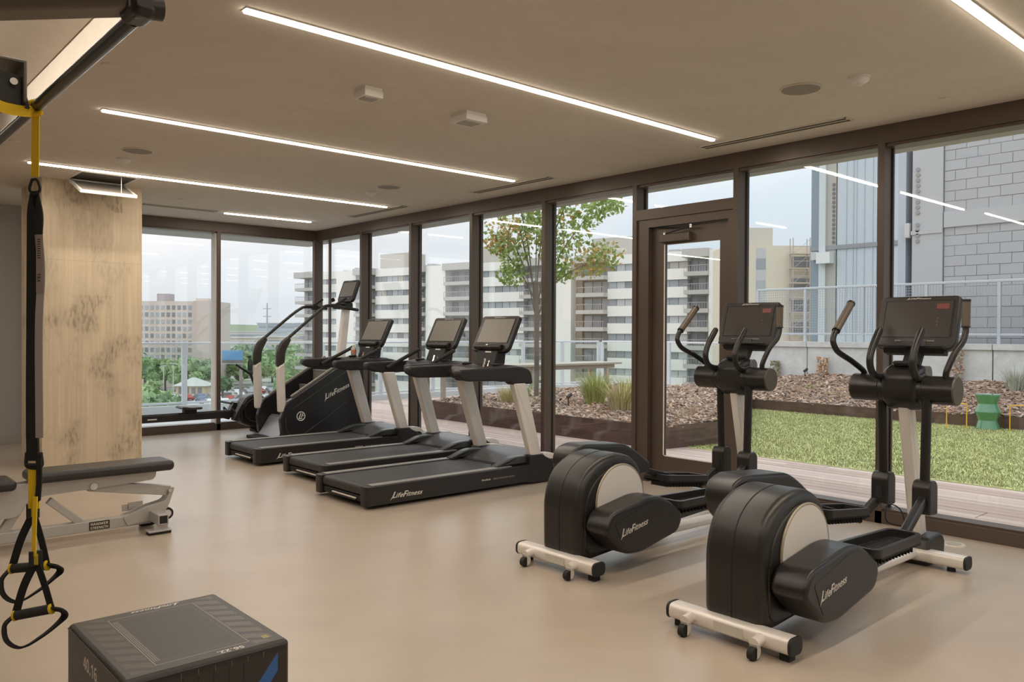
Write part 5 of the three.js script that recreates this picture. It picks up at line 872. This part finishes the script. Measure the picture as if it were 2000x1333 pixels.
{ // beige building with scaffolding
  const t = thing('beige_building', 'beige building with rooftop house, wrapped in scaffolding at its end', 'building', [103, 0, -58.5], CAMYAW), wallM = mat([0.64, 0.58, 0.48], 0.85), bx = (n, x0, x1, y0, y1, z0, z1, m) => obj(n, span(x0, x1, y0, y1, z0, z1), m, t);
  bx('wall', -8.5, 8, GY, 13.7, -8, 0, wallM); bx('roof_house', -7, -1.6, 13.7, 16.4, -6, -2, mat([0.55, 0.52, 0.45], 0.85));
  for (let k = 0; k < 6; k++) bx('window', -4.5, -3.2, 10.4 - k * 3.0, 11.9 - k * 3.0, -0.05, 0.06, hazedGlassTones[k % 2]);
  for (let k = 0; k < 7; k++) bx('spandrel_panel', -4.5, -3.2, 8.9 - (k - 1) * 3.0, 10.4 - (k - 1) * 3.0, -0.05, 0.04, mat([0.50, 0.50, 0.50], 0.8));
  for (let k = 0; k < 5; k++) { bx('window', 0.4, 3.0, 10.6 - k * 3, 12.2 - k * 3, -0.05, 0.06, hazedGlassTones[3]); bx('window', 4.4, 6.6, 10.6 - k * 3, 12.2 - k * 3, -0.05, 0.06, hazedGlassTones[1]); }
  const s = thing('scaffolding', 'tube scaffolding with board decks in front of the beige building', 'scaffolding', [103, 0, -58.5], CAMYAW), sm = mat([0.42, 0.38, 0.36], 0.6);
  for (const x of [0, 2.3, 4.4, 6.8]) for (const z of [0.5, 1.7]) obj('standard', span(x - 0.05, x + 0.05, GY, 14.6, z - 0.05, z + 0.05), sm, s);
  for (let k = 0; k < 13; k++) { const y = 12.4 - k * 2.0; obj('deck', span(-0.3, 7.1, y, y + 0.12, 0.45, 1.75), mat([0.55, 0.47, 0.37], 0.8), s); obj('guard_rail', [span(0, 6.8, y + 1.0, y + 1.07, 1.68, 1.75)], sm, s); obj('brace', [bar([0, y, 1.72], [2.3, y + 2, 1.72], 0.05, 0.05, 0.01)], sm, s); obj('brace', [bar([4.4, y + 2, 1.72], [6.8, y, 1.72], 0.05, 0.05, 0.01)], sm, s); }
}
{ // pale blue panelled tower wing beyond the fence
  const t = thing('panelled_building', 'pale blue grey metal panelled building behind the mesh fence', 'building', [28.3, 0, -15.2]); // the facade runs along the terrace
  const pale = mat([0.50, 0.565, 0.62], 0.5, 0.1), seam = mat([0.17, 0.19, 0.22], 0.6), conc = mat([0.42, 0.41, 0.38], 0.85);
  const bx = (n, x0, x1, y0, y1, d0, d1, m, p = t) => obj(n, span(x0, x1, y0, y1, -(d1), -(d0)), m, p);
  bx('core', 0.3, 4, GY, 12, -6.5, -0.02, seam);
  bx('corner_panel', 0, 0.3, GY, 12, -0.34, -0.02, mat([0.22, 0.28, 0.33], 0.4));
  bx('fin', -0.1, 0.3, GY, 12, -0.62, -0.37, mat([0.55, 0.60, 0.62], 0.5));
  bx('concrete_strip', -0.02, 0.3, GY, 12, -0.98, -0.62, conc);
  for (const [a, b] of [[-0.12, 4.55], [4.70, 12], [-14, -0.2]]) { bx('panel', 0, 0.3, a, b, -2.45, -1.02, pale); bx('panel', 0, 0.3, a, b, -4.3, -2.5, pale); bx('panel', 0, 0.3, a, b, -6.4, -4.35, pale); }
  for (const d of [-1.35, -1.6, -1.72, -2.0, -2.3]) bx('panel_rib', -0.03, 0.0, -14, 12, d - 0.02, d, pale);
  bx('belt_course', -0.06, 0.05, 4.55, 4.70, -6.4, -0.02, mat([0.26, 0.28, 0.30], 0.6));
  bx('wall_lamp', -0.35, 0, 4.05, 4.45, -0.92, -0.40, mat([0.68, 0.70, 0.70], 0.5)); bx('wall_box', -0.2, 0, 4.2, 4.5, -0.35, -0.12, mat([0.50, 0.52, 0.52], 0.5));
  for (let i = 0; i < 14; i++) obj('drain_cap', new THREE.CylinderGeometry(0.06, 0.06, 0.03, 10).rotateZ(Math.PI / 2).translate(-0.03, 6.9 - i * 0.16, 0.90), mat([0.16, 0.16, 0.16], 0.8), t);
}
{ // brown high-rise far behind the trees, haze painted into its paled wall colour
  const t = thing('brown_tower', 'pale brown high-rise with gridded windows beyond the trees', 'building', [81.8, 0, -235.1], CAMYAW), wm = mat([0.62, 0.54, 0.48], 0.9);
  obj('wall', span(-14, 5.2, GY, 10, -16, 0), wm, t); obj('end_wall', span(5.2, 9.8, GY, 10.1, -16, 0.8), mat([0.57, 0.48, 0.43], 0.9), t); obj('roof_house', span(-7.2, -3.8, 10, 12.3, -8, -4), mat([0.40, 0.36, 0.36], 0.9), t); obj('roof_house', span(4, 7.5, 10, 11, -8, -4), wm, t);
  const g = [], b = [], r = rng(4); for (let k = 0; k < 9; k++) for (let i = 0; i < 12; i++) { (r() < 0.6 ? g : b).push(span(-13.4 + i * 1.53, -12.5 + i * 1.53, 7.6 - k * 2.0, 8.8 - k * 2.0, -0.1, 0.08)); }
  obj('windows', g, hazedGlassTones[1], t).userData.kind = 'stuff'; obj('windows', b, hazedGlassTones[3], t).userData.kind = 'stuff';
}
{ // low buildings, hills
  const lb = (label, x, d, w, y1, dep, m, rows) => { const t = thing('low_building', label, 'building', [x, 0, -d], CAMYAW); obj('wall', span(-w / 2, w / 2, GY, y1, -dep, 0), m, t); obj('roof', span(-w / 2 - 0.4, w / 2 + 0.4, y1, y1 + 0.5, -dep - 0.4, 0.4), mat([0.55, 0.55, 0.54], 0.9), t); for (let k = 0; k < rows; k++) obj('window_band', span(-w / 2 + 1, w / 2 - 1, y1 - 2.4 - k * 2.6, y1 - 1.1 - k * 2.6, -0.1, 0.1), hazedGlassTones[k % 3], t); };
  lb('distant long grey blue office block near the horizon', 203, 421, 26, 6.0, 18, mat([0.44, 0.48, 0.53], 0.8), 2);
  lb('distant white office block with window bands', 175, 406, 26, 1.2, 18, mat([0.58, 0.58, 0.57], 0.8), 3);
  lb('distant cream flat roofed block', 124, 290, 12, -1.0, 10, mat([0.62, 0.58, 0.50], 0.8), 2);
  lb('distant sand coloured block beside the high-rise pylon', 147, 311, 14, -0.8, 10, mat([0.56, 0.50, 0.42], 0.8), 2);
  lb('distant pale block just left of apartment building', 172, 336, 12, 0.6, 10, mat([0.60, 0.57, 0.50], 0.8), 2);
  const hill = new THREE.Group(); hill.name = 'distant_hills'; hill.userData.kind = 'structure'; scene.add(hill);
  const pts = []; for (let i = 0; i <= 80; i++) { const a = -0.35 + i * 0.028; const h = 6 + 9 * (0.5 + fbm(i * 0.13, 3, 1, 3)); pts.push([Math.sin(a) * 1000, h, Math.cos(a) * 1000]); }
  const pos = []; for (let i = 0; i < 80; i++) { const [a, b] = [pts[i], pts[i + 1]]; const v = [[a[0], GY, a[2]], [b[0], GY, b[2]], [b[0] * 1.15, b[1], b[2] * 1.15], [a[0] * 1.15, a[1], a[2] * 1.15]].map((p) => P(p[0], p[1], p[2])); for (const k of [0, 1, 2, 0, 2, 3]) pos.push(v[k].x, v[k].y, v[k].z); }
  const g = new THREE.BufferGeometry(); g.setAttribute('position', new THREE.Float32BufferAttribute(pos, 3)); g.computeVertexNormals(); obj('ridge', g, new THREE.MeshStandardMaterial({ color: lin(0.19, 0.24, 0.15), roughness: 1, side: THREE.DoubleSide }), hill);
}
{ // kiosk with a hipped roof
  const t = thing('kiosk', 'small cream kiosk with pale hipped roof in the car park', 'building', [75.5, GY, -207], CAMYAW);
  obj('wall', span(-3.6, 3.6, 0, 2.2, -5, 0), mat([0.66, 0.52, 0.36], 0.85), t); obj('roof', toCreasedNormals(new THREE.CylinderGeometry(0.5, 6.2, 2.0, 4).rotateY(Math.PI / 4).scale(1, 1, 0.75).translate(0, 3.2, -2.5), 0.1), mat([0.52, 0.54, 0.50], 0.8), t);
  for (const x of [-2.4, -0.8, 0.8, 2.4]) obj('opening', span(x - 0.5, x + 0.5, 0.3, 1.8, -0.1, 0.08), hazedGlassTones[3], t);
}
{ // billboard, pylon, lamp posts
  const b = thing('billboard', 'blue billboard on a post above the car park', 'billboard', [77.4, GY, -185.4], CAMYAW);
  obj('panel', span(-2.4, 2.4, 9.3, 11.6, -0.3, 0), mat([0.10, 0.28, 0.52], 0.5), b); obj('panel_base', span(-2.4, 2.4, 8.6, 9.3, -0.3, 0.1), mat([0.16, 0.14, 0.14], 0.7), b); obj('post', span(1.6, 2.2, 0, 8.6, -0.5, 0.1), mat([0.36, 0.30, 0.28], 0.7), b); obj('catwalk', span(-2.5, 2.5, 8.4, 8.55, 0, 0.8), mat([0.4, 0.4, 0.4], 0.7), b);
  const p = thing('power_pylon', 'slim steel power pylon with short crossarms on the skyline', 'pylon', [131.8, GY, -284.4], CAMYAW); const pm = mat([0.40, 0.43, 0.46], 0.6);
  obj('mast', new THREE.CylinderGeometry(0.22, 0.6, 26.6, 8).translate(0, 13.3, 0), pm, p); for (const y of [24.4, 21.5, 18.6]) obj('crossarm', span(-1.5, 1.5, y, y + 0.25, -0.1, 0.1), pm, p);
  for (const [x, d, h] of [[61.9, 185.7, 8.2], [63.5, 184.3, 8.8], [65.1, 182.9, 8.5], [96, 186, 8]]) { const l = thing('lamp_post', 'thin pale lamp post in the car park', 'lamp post', [x, GY, -d], 0, 'car park lamp posts'); obj('pole', new THREE.CylinderGeometry(0.09, 0.13, h, 8).translate(0, h / 2, 0), mat([0.6, 0.6, 0.6], 0.5), l); obj('lamp_head', span(-0.6, 0.6, h, h + 0.15, -0.2, 0.2), mat([0.6, 0.6, 0.6], 0.5), l); }
}
{ // town trees
  const r = rng(99);
  const list = [[70.6, -8.4, 226.4, 4.6], [75.6, -8.7, 225.6, 4.4], [79.4, -8.4, 221.2, 4.6], [83.2, -8.8, 218.2, 4.4], [71.8, -10.8, 223.2, 2.6], [76.4, -10.8, 219.1, 2.6], [80.4, -10.8, 215.5, 2.6], [103.5, -9.6, 255.3, 5.7], [102.0, -9.0, 237.6, 5.4], [102.1, -8.6, 225.0, 5.2], [137.9, -8.1, 332.4, 7.6], [165.5, -9.3, 374.7, 6.3], [113.2, -7.8, 240.5, 5.7], [103.8, -8.4, 212.8, 5.2], [116.3, -9.2, 226.0, 5.6], [115.8, -8.8, 214.3, 5.4], [126.3, -8.5, 251.9, 6.3], [126.5, -8.1, 238.8, 6.0], [59.3, -11.0, 185.5, 2.6], [75.1, -10.6, 185.6, 2.8], [81.4, -10.4, 165.8, 3.4], [87.1, -10.0, 158.1, 3.6], [35.3, -9.4, 112.7, 4.9], [33.5, -8.8, 101.9, 4.0], [31.8, -8.8, 93.0, 2.9], [150.3, -6.8, 372.3, 8.0], [158.9, -6.7, 355.0, 8.0], [118.0, -7.0, 270.0, 7.0], [136.0, -7.0, 275.0, 7.0]];
  const geos = [0, 1, 2, 3].map((s) => { // crowns as clouds of leaf clumps
    const rr = rng(200 + s), pos = [];
    for (let i = 0; i < 520; i++) { const v = new THREE.Vector3(rr() - 0.5, rr() - 0.5, rr() - 0.5).normalize(), lump = 0.72 + 0.5 * fbm(v.x * 1.7 + s * 5, v.y * 1.7, v.z * 1.7, 3), c = v.clone().multiplyScalar(lump * (0.75 + 0.3 * rr())); c.y *= 0.82; const k = 0.10 + rr() * 0.10; const a = [0, 1, 2].map(() => new THREE.Vector3(rr() - 0.5, rr() - 0.5, rr() - 0.5).normalize().multiplyScalar(k * 1.4).add(c)); for (const q of a) pos.push(q.x, q.y, q.z); }
    const core = new THREE.IcosahedronGeometry(0.78, 3).toNonIndexed(), p = core.attributes.position; for (let i = 0; i < p.count; i++) { const v = new THREE.Vector3().fromBufferAttribute(p, i), n = v.clone().normalize(), l = 0.66 + 0.45 * fbm(n.x * 1.7 + s * 5, n.y * 1.7, n.z * 1.7, 3); n.multiplyScalar(l); pos.push(n.x, n.y * 0.82, n.z); }
    const g = new THREE.BufferGeometry(); g.setAttribute('position', new THREE.Float32BufferAttribute(pos, 3)); g.computeVertexNormals(); return g;
  });
  const hazedLeafM = [[0.24, 0.36, 0.16], [0.29, 0.41, 0.19], [0.33, 0.44, 0.22], [0.23, 0.33, 0.18]].map((c) => new THREE.MeshStandardMaterial({ color: lin(...c), roughness: 0.9, side: THREE.DoubleSide })), bark = mat([0.14, 0.11, 0.09], 0.9);  // crown greens are paled, distance haze painted into them
  list.forEach(([x, y, d, R], i) => { const k = i < 4 ? ['green tree at the foot of the pale brown high-rise', 'trees by the high-rise'] : i < 7 ? ['low green tree right behind the kiosk', 'trees behind the kiosk'] : i < 13 ? ['green tree behind the blue billboard', 'trees behind the billboard'] : i < 18 ? ['green tree beside the far end of the apartment building', 'trees by the apartment building'] : i < 22 ? ['small round green tree among the parked cars', 'car park trees'] : i < 25 ? ['green tree crown just below the terrace', 'trees below the terrace'] : ['faint green tree among the distant office blocks', 'distant trees'];
    const t = thing('city_tree', k[0], 'tree', [x, GY, -d], r() * 6, k[1]); const m = obj('crown', geos[i % 4], hazedLeafM[i % 4], t); m.position.y = y - GY; m.scale.setScalar(R); obj('tree_trunk', new THREE.CylinderGeometry(0.2, 0.32, y - GY, 8).translate(0, (y - GY) / 2, 0), bark, t); });
}
{ // parked cars
  const r = rng(17), paints = [[0.62, 0.62, 0.62], [0.30, 0.31, 0.33], [0.05, 0.05, 0.055], [0.36, 0.04, 0.03], [0.70, 0.69, 0.66], [0.10, 0.14, 0.24]].map((c) => mat(c, 0.3, 0.1)), words = ['silver', 'grey', 'black', 'red', 'white', 'blue'];
  const bodyG = extr([[-2.2, 0.3, 0.1], [-2.2, 0.85, 0.2], [-1.3, 0.95, 0.1], [-0.8, 1.42, 0.2], [0.7, 1.42, 0.2], [1.3, 0.95, 0.1], [2.2, 0.80, 0.2], [2.2, 0.3, 0.1]], -0.88, 0.88, 0.1, 0.08), winG = extr([[-1.15, 0.98], [-0.75, 1.34], [0.65, 1.34], [1.1, 0.98]], -0.9, 0.9, 0.05, 0.01), whG = merge([-1.35, 1.35].flatMap((x) => [-0.8, 0.8].map((z) => new THREE.CylinderGeometry(0.32, 0.32, 0.2, 12).rotateX(Math.PI / 2).translate(x, 0.32, z))));
  const rows = [[174, 52, 112, 'in the car park row nearest the terrace'], [181, 50, 112, 'in the second car park row from the terrace'], [190, 56, 118, 'in the middle car park row'], [199, 84, 118, 'in the short car park row beside the kiosk'], [206, 60, 120, 'in the far car park row by the kiosk']];
  for (const [d, a, b, where] of rows) for (let x = a; x < b; x += 3.1) { if (r() < 0.25 || (d < 186 && x > 84) || (d === 206 && x < 84 && x > 64)) continue; const k = Math.floor(r() * 6); const t = thing('parked_car', `${words[k]} car parked ${where}`, 'car', [x, GY + 0.05, -d - (r() - 0.5)], Math.PI / 2 + (r() - 0.5) * 0.1, 'parked cars'); obj('body', bodyG, paints[k], t); obj('windows', winG, hazedGlassTones[3], t); obj('wheels', whG, M.rubber, t).userData.kind = 'stuff'; }
}

renderer.render(scene, camera);
